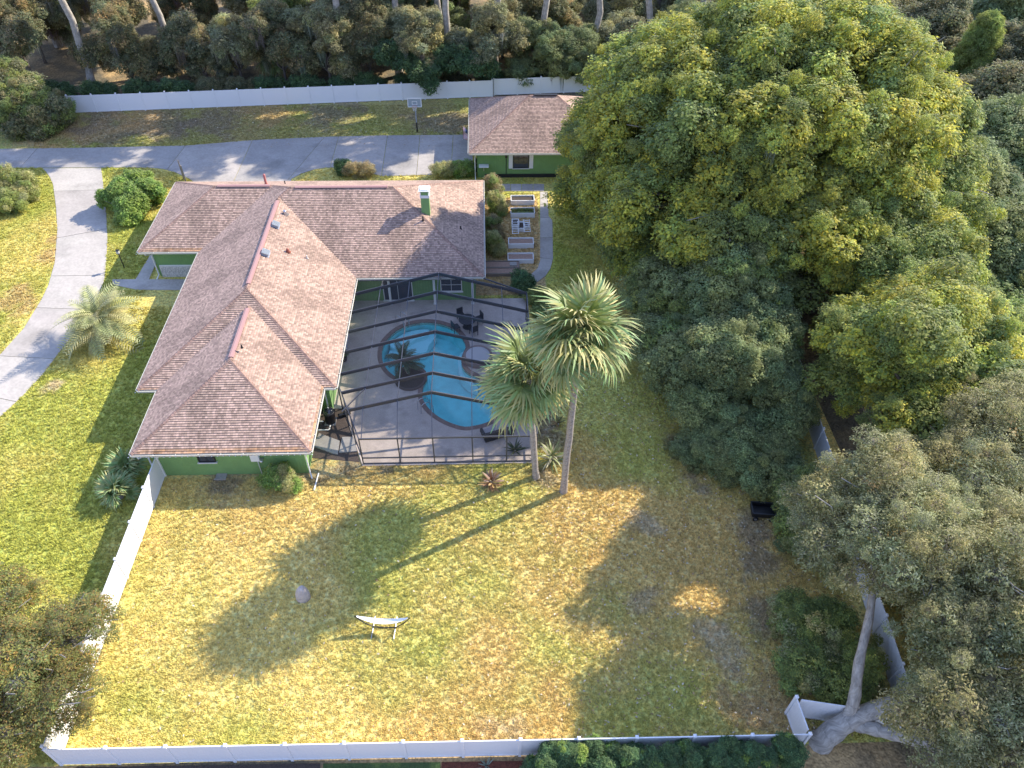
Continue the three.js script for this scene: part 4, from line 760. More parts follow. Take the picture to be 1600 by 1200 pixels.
// ---------------------------------------------------------------- vegetation
const SPECIES = {       // leaf colours (linear), leaf length, width, count, twig share
  gold: { c: [[0.54, 0.53, 0.085], [0.41, 0.46, 0.09], [0.31, 0.38, 0.095], [0.66, 0.61, 0.09]], L: 0.165, W: 0.092, n: 1450, twig: 26 },
  green: { c: [[0.33, 0.39, 0.1], [0.25, 0.32, 0.09], [0.42, 0.46, 0.12], [0.2, 0.26, 0.085]], L: 0.165, W: 0.092, n: 1400, twig: 26 },
  blue: { c: [[0.29, 0.34, 0.135], [0.37, 0.42, 0.17], [0.22, 0.27, 0.105]], L: 0.17, W: 0.092, n: 1400, twig: 14 },
  silver: { c: [[0.45, 0.43, 0.18], [0.33, 0.33, 0.13], [0.58, 0.55, 0.29], [0.24, 0.26, 0.1]], L: 0.16, W: 0.06, n: 950, twig: 120 },
  grey: { c: [[0.37, 0.36, 0.18], [0.3, 0.3, 0.145], [0.46, 0.44, 0.26], [0.22, 0.24, 0.11]], L: 0.216, W: 0.095, n: 864, twig: 60 },
  olive: { c: [[0.2, 0.22, 0.09], [0.28, 0.27, 0.12], [0.36, 0.31, 0.15], [0.16, 0.19, 0.09]], L: 0.228, W: 0.115, n: 720, twig: 60 },
  bronze: { c: [[0.298, 0.275, 0.069], [0.196, 0.23, 0.065], [0.39, 0.265, 0.081], [0.252, 0.286, 0.081]], L: 0.168, W: 0.081, n: 648, twig: 90 },
  bright: { c: [[0.27, 0.4, 0.075], [0.19, 0.3, 0.06], [0.38, 0.5, 0.12]], L: 0.288, W: 0.162, n: 504, twig: 10 },
  holly: { c: [[0.085, 0.16, 0.06], [0.12, 0.22, 0.08], [0.18, 0.28, 0.1]], L: 0.34, W: 0.15, n: 420, twig: 20 },
  pale: { c: [[0.48, 0.47, 0.18], [0.36, 0.39, 0.14], [0.6, 0.55, 0.27]], L: 0.192, W: 0.081, n: 648, twig: 60 },
  dry: { c: [[0.491, 0.397, 0.189], [0.378, 0.321, 0.17], [0.284, 0.284, 0.113], [0.567, 0.416, 0.227]], L: 0.216, W: 0.081, n: 504, twig: 90 },
};
SPECIES.needle = { c: [[0.34, 0.42, 0.12], [0.26, 0.34, 0.1], [0.44, 0.48, 0.16]], L: 0.5, W: 0.035, n: 900, twig: 20 };
const puffCache = {};
function puff(kind, variant = 0) {          // unit-radius cushion of leaves: small sprays set over a bumpy sphere
  const key = kind + variant; if (puffCache[key]) return puffCache[key];
  const S = SPECIES[kind], r = rng(101 + variant * 71 + kind.length * 7 + kind.charCodeAt(1)), v = [], t = [], col = [], sprays = [];
  const nS = 64;
  for (let i = 0; i < nS; i++) { const y = 1 - (2 * (i + 0.5)) / nS, a = i * 2.39996 + r() * 0.7, q = Math.sqrt(1 - y * y), k = 0.58 + 0.46 * r(); sprays.push([V(q * Math.cos(a) * k, y * k * 0.92, q * Math.sin(a) * k), 0.75 + 0.5 * r()]); }
  const leaf = (p, n, dir, L, W, c) => {
    const s = dir.clone().cross(n).normalize(), o = v.length, m = p.clone().addScaledVector(dir, L * 0.45), e = p.clone().addScaledVector(dir, L).addScaledVector(n, -L * 0.22);
    v.push(p.toArray(), m.clone().addScaledVector(s, W / 2).addScaledVector(n, -0.01).toArray(), e.toArray(), m.clone().addScaledVector(s, -W / 2).addScaledVector(n, -0.01).toArray());
    for (let k = 0; k < 4; k++) col.push(c);
    t.push([o, o + 1, o + 2], [o, o + 2, o + 3]);
  };
  const g = () => r() + r() + r() - 1.5;
  for (let i = 0; i < S.n; i++) {
    const [c, b] = sprays[Math.floor(r() * nS)], out = c.clone().normalize(), sp = 0.23, p = c.clone().add(V(g() * sp, g() * sp * 0.8, g() * sp));
    const n = out.clone().multiplyScalar(0.55).add(V(g() * 0.6, 0.55 + g() * 0.5, g() * 0.6)).normalize(), d = V(g(), g() * 0.6, g()).addScaledVector(out, 0.35), dd = d.addScaledVector(n, -d.dot(n)).normalize();
    const cc = S.c[Math.floor(r() * S.c.length)], k = b * (0.75 + 0.5 * r()), sc = 0.75 + 0.55 * r();
    leaf(p, n, dd, S.L * sc, S.W * sc, [cc[0] * k, cc[1] * k, cc[2] * k]);
  }
  for (let i = 0; i < S.twig; i++) {
    const [c] = sprays[Math.floor(r() * nS)], a = c.clone().multiplyScalar(0.15 + 0.3 * r()).add(V(g() * 0.12, g() * 0.1, g() * 0.12)), e = c.clone().multiplyScalar(1.05 + 0.12 * r()).add(V(g() * 0.22, g() * 0.2, g() * 0.22)), s = V(g(), g(), g()).normalize().multiplyScalar(0.008 + 0.008 * r()), o = v.length, k = 0.7 + 0.5 * r();
    v.push(a.clone().add(s).toArray(), a.clone().sub(s).toArray(), e.toArray()); for (let q = 0; q < 3; q++) col.push([0.42 * k, 0.39 * k, 0.34 * k]); t.push([o, o + 1, o + 2]);
  }
  return (puffCache[key] = flat(v, t, v.map(() => [0, 0]), col));
}
const m4 = new THREE.Matrix4(), q4 = new THREE.Quaternion(), e4 = new THREE.Euler();
function cushions(parent, list, kind, r, name = 'crown', tint = 0.2) {       // list: [x, y, z, radius, flatten]
  const byVar = [[], []]; list.forEach((l, i) => byVar[i % 2].push(l));
  byVar.forEach((ls, k) => {
    if (!ls.length) return;
    const im = new THREE.InstancedMesh(puff(kind, k), M.leaf, ls.length); im.name = name; im.userData.kind = 'stuff'; im.castShadow = im.receiveShadow = true;
    ls.forEach(([x, y, z, s, fl = 0.85], i) => {
      e4.set((r() - 0.5) * 0.5, r() * 6.283, (r() - 0.5) * 0.5); q4.setFromEuler(e4);
      im.setMatrixAt(i, m4.compose(V(x, y, z), q4, V(s, s * fl, s)));
      const b = 1 + (r() - 0.5) * 2 * tint, w = (r() - 0.5) * tint; im.setColorAt(i, lin(b * (1 + w), b, b * (1 - w)));
    });
    parent.add(im);
  });
}
function curve(a, b, r, sag, n = 6, wob = 0.06) {       // wandering limb from a to b
  const L = a.distanceTo(b), pts = []; for (let i = 0; i <= n; i++) { const t = i / n, p = a.clone().lerp(b, t); p.y += Math.sin(Math.PI * t) * L * sag; if (i && i < n) p.add(V((r() - 0.5) * L * wob * 2, (r() - 0.5) * L * wob, (r() - 0.5) * L * wob * 2)); pts.push(p); } return pts;
}
const taper = (n, a, b) => Array.from({ length: n }, (_, i) => lerp(a, b, i / (n - 1)));
// lobes: [x, y, z, rx, ry, rz] in world metres; base: [x, z]
function tree(name, label, category, base, lobes, { kind = 'green', seed = 1, size = [0.9, 1.4], dens = 1, trunk = 0.25, fork = 0.35, bark = M.bark, group, tint = 0.2, twigs = 3, lean = [0, 0], moss = 0, low = 0.35, mix, trunkPts, reach = 0.9 } = {}) {
  const r = rng(seed * 7919 + 13), o = thing(name, label, category, [base[0], 0, base[1]], 0, group);
  const loc = lobes.map(([x, y, z, a, b, c]) => [x - base[0], y, z - base[1], a, b ?? a, c ?? a]);
  const minY = Math.min(...loc.map((l) => l[1] - l[4])), cy = loc.reduce((s, l) => s + l[1], 0) / loc.length, cxm = loc.reduce((s, l) => s + l[0], 0) / loc.length, czm = loc.reduce((s, l) => s + l[2], 0) / loc.length;
  const fy = Math.max(0.4, cy * fork), forkP = V(lean[0] + cxm * 0.2, fy, lean[1] + czm * 0.2);
  const forks = [forkP];
  if (trunkPts) {
    forks.length = 0;
    trunkPts.forEach((line, li) => { const ps = line.map(([x, y, z]) => V(x - base[0], y, z - base[1])), cv = new THREE.CatmullRomCurve3(ps).getPoints(14); mesh(li ? 'limb' : 'trunk', tube(cv, cv.map((_, i) => lerp(line[0][3], line[line.length - 1][3], i / 14) * (1 + 0.08 * Math.sin(i * 2.1))), 11), bark, o); forks.push(...ps.slice(1)); });
  } else {
    const tp = curve(V(0, -0.1, 0), forkP, r, 0, 5, 0.03);
    mesh('trunk', tube(tp, tp.map((_, i) => trunk * (i === 0 ? 1.45 : 1.05 - i * 0.04)), 10), bark, o);
  }
  for (const l of loc) {
    const c = V(l[0], l[1] - l[4] * 0.1, l[2]), from = forks.reduce((a, b) => (b.distanceTo(c) < a.distanceTo(c) ? b : a)), main = curve(from.clone().add(V(0, -0.1, 0)), c, r, 0.07, 7), list = [tube(main, taper(8, trunk * 0.62, trunk * 0.2), 7)];
    for (let k = 0; k < twigs; k++) { const a = r() * 6.283, yy = r() * 1.3 - 0.35, e = V(l[0] + Math.cos(a) * l[3] * reach, l[1] + yy * l[4] * 0.85 * reach, l[2] + Math.sin(a) * l[5] * reach); list.push(tube(curve(main[3 + Math.floor(r() * 4)].clone(), e, r, 0.05, 5, 0.09), taper(6, trunk * 0.2, 0.02), 5)); }
    mesh('branch', list, bark, o);
  }
  const pl = [], mo = [];
  loc.forEach((l, li) => {
    const area = 4 * 3.14 * Math.pow((Math.pow(l[3] * l[4], 1.6) + Math.pow(l[3] * l[5], 1.6) + Math.pow(l[4] * l[5], 1.6)) / 3, 1 / 1.6), mid = (size[0] + size[1]) / 2, n = Math.max(3, Math.round((dens * area) / (mid * mid * 1.55)));
    for (let i = 0; i < n; i++) {
      const y = 1 - (2 * (i + 0.5)) / n, a = i * 2.39996 + r() * 0.8, q = Math.sqrt(Math.max(0, 1 - y * y));
      if (y < -0.25 && r() > low) continue;
      const k = 0.62 + 0.46 * r(), p = [l[0] + q * Math.cos(a) * l[3] * k, l[1] + y * l[4] * k, l[2] + q * Math.sin(a) * l[5] * k];
      if (loc.some((m, mi) => mi !== li && ((p[0] - m[0]) / m[3]) ** 2 + ((p[1] - m[1]) / m[4]) ** 2 + ((p[2] - m[2]) / m[5]) ** 2 < 0.45)) continue;
      const s = lerp(size[0], size[1], r()); if (p[1] < s * 0.5) p[1] = s * 0.5;
      pl.push([...p, s, 0.72 + 0.3 * r()]);
      if (r() < 0.3 && y > -0.2) { const g = 1.08 + 0.22 * r(), e = [l[0] + q * Math.cos(a) * l[3] * g, l[1] + y * l[4] * g, l[2] + q * Math.sin(a) * l[5] * g]; pl.push([...e, s * (0.35 + 0.2 * r()), 1]); }
      if (moss && r() < moss) mo.push([p[0], p[1] - s * 0.7, p[2]]);
    }
  });
  if (mix) { const a = [], b = []; for (const p of pl) (r() < mix[1] ? b : a).push(p); cushions(o, a, kind, r, 'crown', tint); cushions(o, b, mix[0], r, 'crown', tint); } else cushions(o, pl, kind, r, 'crown', tint);
  if (mo.length) {
    const im = new THREE.InstancedMesh(mossGeo(), M.leaf, mo.length); im.name = 'hanging_moss'; im.userData.kind = 'stuff';
    mo.forEach(([x, y, z], i) => { const s = 0.7 + r() * 0.8; e4.set(0, r() * 6.28, 0); im.setMatrixAt(i, m4.compose(V(x, y, z), q4.setFromEuler(e4), V(s, s * (0.8 + r() * 0.8), s))); im.setColorAt(i, lin(0.8 + r() * 0.4, 0.8 + r() * 0.4, 0.8 + r() * 0.4)); });
    o.add(im);
  }
  return o;
}
let mossG;
function mossGeo() {
  if (mossG) return mossG; const r = rng(55), v = [], t = [], c = [];
  for (let i = 0; i < 60; i++) { const x = (r() - 0.5) * 0.9, z = (r() - 0.5) * 0.5, L = 0.5 + r() * 0.9, w = 0.02 + r() * 0.02, a = r() * 3.1, k = 0.8 + r() * 0.4, o = v.length, dx = Math.cos(a) * w, dz = Math.sin(a) * w, y = 0.2 * r(); v.push([x - dx, y, z - dz], [x + dx, y, z + dz], [x * 0.8, y - L, z * 0.8 + (r() - 0.5) * 0.2]); for (let q = 0; q < 3; q++) c.push([0.3 * k, 0.3 * k, 0.25 * k]); t.push([o, o + 1, o + 2]); }
  return (mossG = flat(v, t, v.map(() => [0, 0]), c));
}
function shrub(name, label, base, lobes, o = {}) { return tree(name, label, 'shrub', base, lobes, { trunk: 0.05, fork: 0.3, size: [0.3, 0.5], low: 0.6, twigs: 2, ...o }); }
const L3 = (u, v, y, a, b, c) => { const p = gp(u, v, y); return [p.x, y, p.z, a, b, c]; };       // lobe centre seen at a pixel, at height y

// --- the big golden-green tree
{
  const C = [20.6, -51], r = rng(9), lobes = [];
  for (let i = 0; i < 13; i++) { const a = (i / 13) * 6.283 + 0.2 * r(), R = 9.4 + 1.3 * r(); lobes.push([C[0] + Math.cos(a) * R * (Math.cos(a) < 0 ? 0.94 : 1.06), 7.6 + 1.8 * r(), C[1] + Math.sin(a) * R * 0.92, 4.3, 3.4, 4.2]); }
  for (let i = 0; i < 9; i++) { const a = (i / 9) * 6.283 + 0.3, R = 6.6; lobes.push([C[0] + Math.cos(a) * R * 1.08, 12.2 + 1.6 * r(), C[1] + Math.sin(a) * R * 0.95, 4.7, 3.6, 4.6]); }
  for (let i = 0; i < 4; i++) { const a = (i / 4) * 6.283 + 0.8; lobes.push([C[0] + 1 + Math.cos(a) * 3, 15.8 + r(), C[1] + Math.sin(a) * 2.8, 4.2, 3.1, 4.1]); }
  lobes.push([11.2, 13.2, -55, 2.8, 2.4, 2.8], [10.8, 13, -48.6, 2.6, 2.2, 2.6], [12.5, 15.2, -51, 2.8, 2.3, 2.8], [9.6, 10.4, -52, 2.2, 2, 2.2], [8.6, 4.6, -53.6, 2.3, 1.9, 2.3], [9.2, 7.2, -57.5, 2.4, 2.2, 2.6], [11.2, 4.6, -47.6, 2.6, 2.1, 2.4], [13.5, 4.4, -43.5, 2.6, 2.1, 2.4]);
  tree('shade_tree', 'huge spreading tree with golden green crown overhanging the garage', 'tree', C, lobes, { kind: 'gold', mix: ['green', 0.35], seed: 4, size: [0.95, 1.6], trunk: 0.75, fork: 0.3, bark: M.barkPale, twigs: 6, moss: 0.08, tint: 0.16, reach: 1.08 });
}
// --- blue-green trees and undergrowth inside the fence
tree('evergreen_tree', 'blue green evergreen between the huge tree and the palms', 'tree', [13.2, -39], [[12.2, 4.2, -40.5, 2.4, 2.2, 2.4], [14.5, 5.2, -38.8, 2.6, 2.6, 2.4], [11.6, 3, -37.4, 1.9, 1.8, 1.9], [14, 3, -36.8, 2, 2, 2]], { kind: 'blue', mix: ['green', 0.3], seed: 11, size: [0.55, 1.15], dens: 0.8, trunk: 0.22 });
tree('evergreen_tree', 'tallest blue green evergreen in the shady grove beside the hidden fence', 'tree', [16.6, -37], [[16.2, 6.8, -38.4, 2.6, 2.6, 2.5], [18.2, 5.4, -40.5, 2.4, 2.6, 2.4], [17.2, 4.4, -35.6, 2.3, 2.2, 2.2], [15.4, 5, -35.8, 2.2, 2.2, 2.1]], { kind: 'blue', mix: ['green', 0.2], seed: 12, size: [0.55, 1.15], dens: 0.8, trunk: 0.25 });
tree('evergreen_tree', 'rounded blue green evergreen at the lawn edge past the dark mulch strip', 'tree', [13.2, -33.6], [[12.1, 3.2, -34.2, 1.8, 2, 1.8], [14.2, 4.8, -33.4, 2.2, 2.2, 2], [16.2, 4.2, -33.2, 1.9, 2, 1.9], [12.9, 2.4, -32.1, 1.5, 1.5, 1.4]], { kind: 'blue', seed: 13, size: [0.6, 1.0], trunk: 0.18 });
tree('evergreen_tree', 'small blue green evergreen leaning over the fence gap', 'tree', [17.9, -31.8], [[17.6, 3.4, -32.2, 1.5, 1.8, 1.5], [18.5, 2.6, -30.8, 1.1, 1.4, 1.2]], { kind: 'blue', seed: 14, size: [0.55, 0.85], trunk: 0.12 });
shrub('thicket', 'broad dark thicket at the lawn edge above the garden cart', [14.6, -28.8], [[13.1, 1.0, -29.6, 1.6, 1.2, 1.4], [14.8, 1.2, -28.8, 1.8, 1.4, 1.5], [16.3, 1.1, -27.6, 1.5, 1.3, 1.4], [14.9, 1.7, -30.6, 1.8, 1.6, 1.5], [17.2, 1.0, -29.2, 1.3, 1.3, 1.5]], { kind: 'blue', seed: 15, size: [0.45, 0.8] });
shrub('thicket', 'dark leafy shrub between the garden cart and the white fence', [18.2, -24.6], [[17.8, 1.6, -25.2, 1.3, 1.6, 1.3], [18.5, 2.2, -23.8, 1.3, 1.6, 1.3], [17.2, 1.1, -23.3, 1.1, 1.1, 1.1]], { kind: 'green', mix: ['blue', 0.4], seed: 16, size: [0.35, 0.75] });
shrub('thicket', 'rank green bushes filling the corner above the leaning trunk', [16.4, -16.6], [[15.2, 0.9, -16.0, 1.3, 1.0, 1.2], [16.2, 1.2, -17.6, 1.4, 1.2, 1.4], [17.5, 1.0, -16.0, 1.2, 1.1, 1.3], [15.3, 0.8, -18.4, 1.0, 0.9, 1.2], [16.9, 0.9, -14.6, 1.1, 0.9, 0.8]], { kind: 'green', mix: ['pale', 0.3], seed: 17, size: [0.3, 0.75], dens: 0.8 });
// --- trees beyond the east fence
const east = 'trees beyond the east fence';
tree('woodland_tree', 'sunlit yellow green tree rising behind the gap in the east fence', 'tree', [23, -29], [[22.0, 8.9, -30.2, 2.1, 1.9, 2.1], [24.6, 9.8, -32.4, 2.3, 2.1, 2.2], [22.4, 6.2, -26.6, 1.9, 1.6, 1.9], [26.2, 7.4, -29.0, 2.4, 1.9, 2.3], [21.6, 11.2, -28.2, 1.7, 1.5, 1.7], [21.5, 4.6, -31.4, 1.7, 1.7, 1.7], [24.0, 7.6, -28.4, 1.9, 1.6, 1.9], [27.2, 8.8, -31.6, 1.8, 1.6, 1.8], [23.6, 11.0, -30.2, 1.5, 1.3, 1.5], [21.2, 7.2, -33.4, 1.6, 1.5, 1.6]], { kind: 'green', mix: ['gold', 0.45], seed: 21, size: [0.7, 1.3], dens: 0.72, trunk: 0.3, group: east });
tree('woodland_tree', 'bushy light green tree beside the huge tree outside the fence', 'tree', [25.5, -38], [[24.4, 7.6, -38.6, 2.8, 2.6, 2.8], [27.8, 8.4, -38.4, 2.8, 2.6, 2.8], [25.6, 5.8, -35.2, 2.4, 2.2, 2.4], [23.2, 4.6, -35.6, 2, 2, 2], [28, 5, -35, 2.2, 2.2, 2.2]], { kind: 'green', mix: ['gold', 0.3], seed: 22, size: [0.8, 1.3], trunk: 0.3, group: east });
for (const [x, z, h, k, s, lab] of [[36, -50, 9, 'blue', 31, 'dense dark evergreen in the woods just past the huge tree'], [41, -56, 10, 'blue', 32, 'dense dark evergreen in the woods just past the huge tree'], [37.5, -43.5, 8.5, 'blue', 33, 'dense dark evergreen in the woods just past the huge tree'], [33, -45.5, 7.5, 'blue', 34, 'dense dark evergreen in the woods just past the huge tree'], [45, -62, 10, 'olive', 35, 'brownish woodland tree deep behind the huge tree'], [52, -70, 11, 'olive', 36, 'brownish woodland tree deep behind the huge tree'], [38, -64, 9, 'olive', 37, 'brownish woodland tree deep behind the huge tree'], [47, -52, 9, 'blue', 38, 'dense dark evergreen in the woods just past the huge tree'], [43, -47, 8, 'blue', 39, 'dense dark evergreen in the woods just past the huge tree'], [31.5, -37.2, 5.5, 'green', 40, 'dense dark evergreen in the woods just past the huge tree'], ...[[33, -74], [40, -76], [47, -79], [55, -82], [36, -84], [44, -88], [52, -92], [60, -90], [63, -80], [30, -80], [38, -94], [48, -100], [58, -102], [68, -98], [66, -72], [58, -64], [52, -58]].map(([x, z], i) => [x, z, 8 + (i % 4), i % 3 ? 'olive' : 'blue', 150 + i, i % 3 ? 'brownish woodland tree deep behind the huge tree' : 'dense dark evergreen in the woods just past the huge tree'])]) {
  const r = rng(s), l = []; for (let i = 0; i < 5; i++) { const a = i * 1.257 + r(); l.push([x + Math.cos(a) * 2.3, h * (0.55 + 0.2 * r()), z + Math.sin(a) * 2.3, 2.3, 2.1, 2.3]); } l.push([x, h - 1.6, z, 2.4, 2.1, 2.4]);
  tree('woodland_tree', lab, 'tree', [x, z], l, { kind: k, seed: s, size: [0.85, 1.35], trunk: 0.24, group: lab, twigs: 2 });
}
{ // young pine with bright needles
  const C = gx(1530, 75, 9), o = thing('pine_tree', 'young pine with bright green needle tufts above the dark woods', 'tree', [C[0], 0, C[1]]), r = rng(71), list = [];
  mesh('trunk', tube([V(0, -0.1, 0), V(0.1, 5, 0), V(0, 11.6, 0)], [0.2, 0.15, 0.04], 8), M.bark, o);
  for (let k = 0; k < 9; k++) { const y = 4.4 + k * 0.85, R = (11.9 - y) * 0.33 + 0.3, n = 6; for (let i = 0; i < n; i++) { const a = i * 1.047 + k * 0.7, e = V(Math.cos(a) * R, y + 0.35, Math.sin(a) * R); mesh('branch', tube([V(0.05, y - 0.2, 0), e], [0.045, 0.015], 4), M.bark, o); list.push([e.x, e.y, e.z, 0.5 + r() * 0.25, 0.9], [e.x * 0.55, e.y, e.z * 0.55, 0.45, 0.9]); } }
  list.push([0, 11.8, 0, 0.5, 1.3]); cushions(o, list, 'needle', r, 'crown', 0.15);
}
// --- silvery oaks in the corner
{
  const o = tree('leaning_oak', 'silvery oak with a thick pale leaning trunk forking over the fence corner', 'tree', [15.2, -12.7], [[16.4, 7.4, -18.6, 2.2, 1.8, 2.3], [16.5, 6.2, -21.4, 1.6, 1.5, 1.7], [18.4, 8.6, -17.6, 2.6, 2, 2.6], [19.6, 7.4, -14.4, 2.6, 2, 2.4], [18.2, 6.0, -11.4, 2.4, 1.9, 2.2], [21.8, 8, -12, 2.6, 2, 2.6], [21.4, 9, -16.6, 2.6, 2, 2.6], [18.0, 8.8, -20.6, 2.1, 1.8, 2.1], [20, 5, -9.6, 2.2, 1.8, 2]], { kind: 'silver', seed: 51, size: [0.6, 1.0], trunk: 0.3, bark: M.barkPale, twigs: 9, dens: 0.85, tint: 0.22, reach: 1.05, trunkPts: [[[15.0, -0.3, -12.6, 0.56], [15.35, 0.5, -12.75, 0.5], [16.0, 1.2, -13.0, 0.48], [16.9, 1.8, -13.2, 0.46], [18.2, 2.9, -13.2, 0.42], [19.4, 4.2, -13.4, 0.32]], [[16.1, 1.2, -13.1, 0.3], [16.2, 2.4, -13.6, 0.26], [16.3, 3.8, -14.6, 0.22], [16.9, 5.2, -16.2, 0.18], [17.2, 6.4, -17.6, 0.14]], [[16.4, 1.3, -12.9, 0.34], [17.6, 1.9, -12.2, 0.3], [19.2, 2.6, -11.3, 0.24]]] });
}
tree('woodland_oak', 'silvery twiggy oak with a dark central trunk outside the east fence', 'tree', [26, -23.5], [[25.4, 8.4, -24.2, 2.6, 2, 2.4], [23, 7.6, -22, 2.4, 2, 2.4], [27.5, 7, -22.4, 2.5, 2, 2.5], [24.6, 6, -26.4, 2.2, 1.8, 2.2], [27.8, 7.6, -26, 2.4, 2, 2.4], [22.4, 5.6, -24.8, 2, 1.7, 2]], { kind: 'silver', seed: 52, size: [0.5, 1.0], trunk: 0.22, twigs: 8, dens: 0.72, reach: 1.05 });
tree('woodland_oak', 'silvery twiggy oak spreading low beside the leaning oak', 'tree', [25.5, -16.5], [[24.4, 7, -17.6, 2.4, 2, 2.4], [26.6, 7.4, -15.6, 2.6, 2, 2.6], [24.6, 6, -13.6, 2.3, 1.9, 2.3], [27, 6.6, -19, 2.4, 1.9, 2.4], [23, 6.4, -9.6, 2.4, 2, 2.4]], { kind: 'silver', seed: 53, size: [0.5, 1.0], trunk: 0.24, twigs: 8, dens: 0.72, reach: 1.05 });
shrub('thicket', 'yellowish undergrowth below the silvery oaks outside the fence', [25, -20], [[22.4, 1.4, -19.4, 1.6, 1.4, 1.8], [25, 1.6, -21.5, 2, 1.6, 2], [28, 1.6, -20, 2, 1.6, 2.2], [23, 1.4, -15.5, 1.6, 1.4, 2], [26, 1.4, -12, 2, 1.4, 2], [21.6, 1.2, -12, 1.4, 1.2, 1.6], [29, 1.5, -26, 2, 1.5, 2]], { kind: 'pale', seed: 54, size: [0.6, 1.0] });
// --- bronze tree by the south-west fence corner
tree('bronze_tree', 'tree with bronze green leaves and bare pale branches over the fence corner', 'tree', [-22.4, -12.4], [[-20.4, 4.6, -14.8, 1.8, 1.5, 1.8], [-19, 4.2, -16.2, 1.5, 1.3, 1.5], [-22.4, 4.8, -17.2, 1.9, 1.5, 1.9], [-18.4, 3.6, -14.2, 1.5, 1.3, 1.4], [-22.8, 5, -14.4, 1.9, 1.5, 1.8], [-20.8, 3.4, -12.4, 1.6, 1.3, 1.5], [-24.6, 4.6, -15.8, 1.8, 1.5, 1.8], [-18.0, 4.0, -17.4, 1.0, 0.9, 1.0]], { kind: 'bronze', seed: 61, size: [0.45, 0.8], trunk: 0.22, fork: 0.35, bark: M.barkPale, twigs: 14, dens: 0.7, tint: 0.25, reach: 1.12 });

// --- woods beyond the north fence
{
  const north = 'trees beyond the north fence', r = rng(404);
  const lab = { grey: 'grey green mossy tree in the woods behind the long white fence', olive: 'brown olive tree in the woods behind the long white fence', blue: 'dark evergreen in the woods behind the long white fence', green: 'fresh green tree in the woods behind the long white fence' };
  const spots = [];
  for (let row = 0; row < 5; row++) for (let x = -60 + row * 2; x < 34; x += 5.4 + row * 0.6) {
    const z = -83.2 - row * 6.2 - r() * 2.4, xx = x + (r() - 0.5) * 3; if (xx < -36 && row > 0 && r() < 0.55) continue; if (r() < 0.12) continue;
    spots.push([xx, z, row]);
  }
  spots.forEach(([x, z, row], i) => {
    const left = x < -32, k = left ? (r() < 0.6 ? 'olive' : 'grey') : (r() < 0.5 ? 'grey' : r() < 0.55 ? 'blue' : r() < 0.5 ? 'green' : 'olive');
    const h = 4.6 + r() * 3.6 + row * 0.4, l = [], n = 6 + Math.floor(r() * 3), R = 1.9 + r() * 1.1;
    for (let q = 0; q < n; q++) { const a = q * 6.283 / n + r(); l.push([x + Math.cos(a) * R * (0.5 + 0.7 * r()), h * (0.32 + 0.62 * r()), z + Math.sin(a) * R * (0.5 + 0.7 * r()), 0.9 + r() * 0.8, 0.9 + r() * 1.2, 0.9 + r() * 0.8]); }
    l.push([x + r() - 0.5, h - 0.6, z + r() - 0.5, 1.7, 1.5, 1.7]);
    tree('woodland_tree', lab[k], 'tree', [x, z], l, { kind: k, seed: 500 + i, size: [0.5, 1.05], trunk: 0.16, group: north + ', ' + k, twigs: 2, dens: 0.8, moss: k === 'grey' ? 0.35 : 0.08, tint: 0.3, mix: k === 'grey' ? ['pale', 0.18] : k === 'olive' ? ['dry', 0.2] : undefined });
  });
  // understorey along the fence
  for (let x = -46, i = 0; x < 22; x += 2.6 + r() * 2.2, i++) { const t = (x + 41) / 26, z = -79.4 - 1.5 * clamp(t, 0, 2) - 1.3; shrub('fence_shrub', 'low dark shrub growing along the back of the long white fence', [x, z], [[x, 0.9, z, 1.2, 0.9, 0.8], [x + 1.1, 0.7, z - 0.4, 0.9, 0.7, 0.7]], { kind: r() < 0.5 ? 'holly' : 'olive', seed: 800 + i, size: [0.4, 0.65], group: 'shrubs behind the north fence' }); }
  // tall trees whose crowns stand above the picture and dapple the driveway
  const tall = [[145, 142], [275, 112], [92, 72], [36, 10], [205, 60], [480, 40], [540, 110], [690, 90], [345, 45], [790, 60]].map(([u, v]) => gx(u, v));
  const more = [[-15, -84], [-9.5, -86.5], [-4, -84.5], [1.5, -86], [7, -85], [12.5, -86.5], [18, -85], [24, -88]];
  [...tall, ...more].forEach(([x, z], i) => {
    const H_ = i < tall.length ? 19 + r() * 5 : 22 + r() * 5, l = []; for (let q = 0; q < 7; q++) { const a = q * 0.9 + r(), R = q < 1 ? 0 : 2.4 + r() * 1.6; l.push([x + Math.cos(a) * R, H_ - 5 + r() * 5.5, z + Math.sin(a) * R, 1.9 + r() * 0.7, 1.5 + r() * 0.5, 1.9 + r() * 0.7]); }
    tree('tall_oak', i < tall.length ? 'tall bare grey trunk rising out of the woods behind the white fence' : 'tall tree standing in the woods behind the garage', 'tree', [x, z], l, { kind: 'olive', seed: 900 + i, size: [0.8, 1.3], trunk: 0.36, fork: 0.7, bark: M.barkPale, group: i < tall.length ? 'tall trunks in the north woods' : 'tall trees behind the garage', twigs: 2, dens: i < tall.length ? 0.5 : 0.26, lean: [(r() - 0.5) * 1.5, 0], low: 0.2 });
  });
}
shrub('laurel_bush', 'large dark bush at the end of the long white fence', gx(40, 205), [L3(30, 170, 2.2, 3, 2.2, 2.4), L3(70, 175, 1.8, 2.2, 1.8, 2), L3(10, 140, 3, 3, 2.6, 2.6), L3(45, 195, 1, 2.2, 1.2, 1.6), L3(92, 172, 1.2, 1.2, 1.2, 1.2)], { kind: 'green', seed: 62, size: [0.6, 1.0], mix: ['olive', 0.5] });
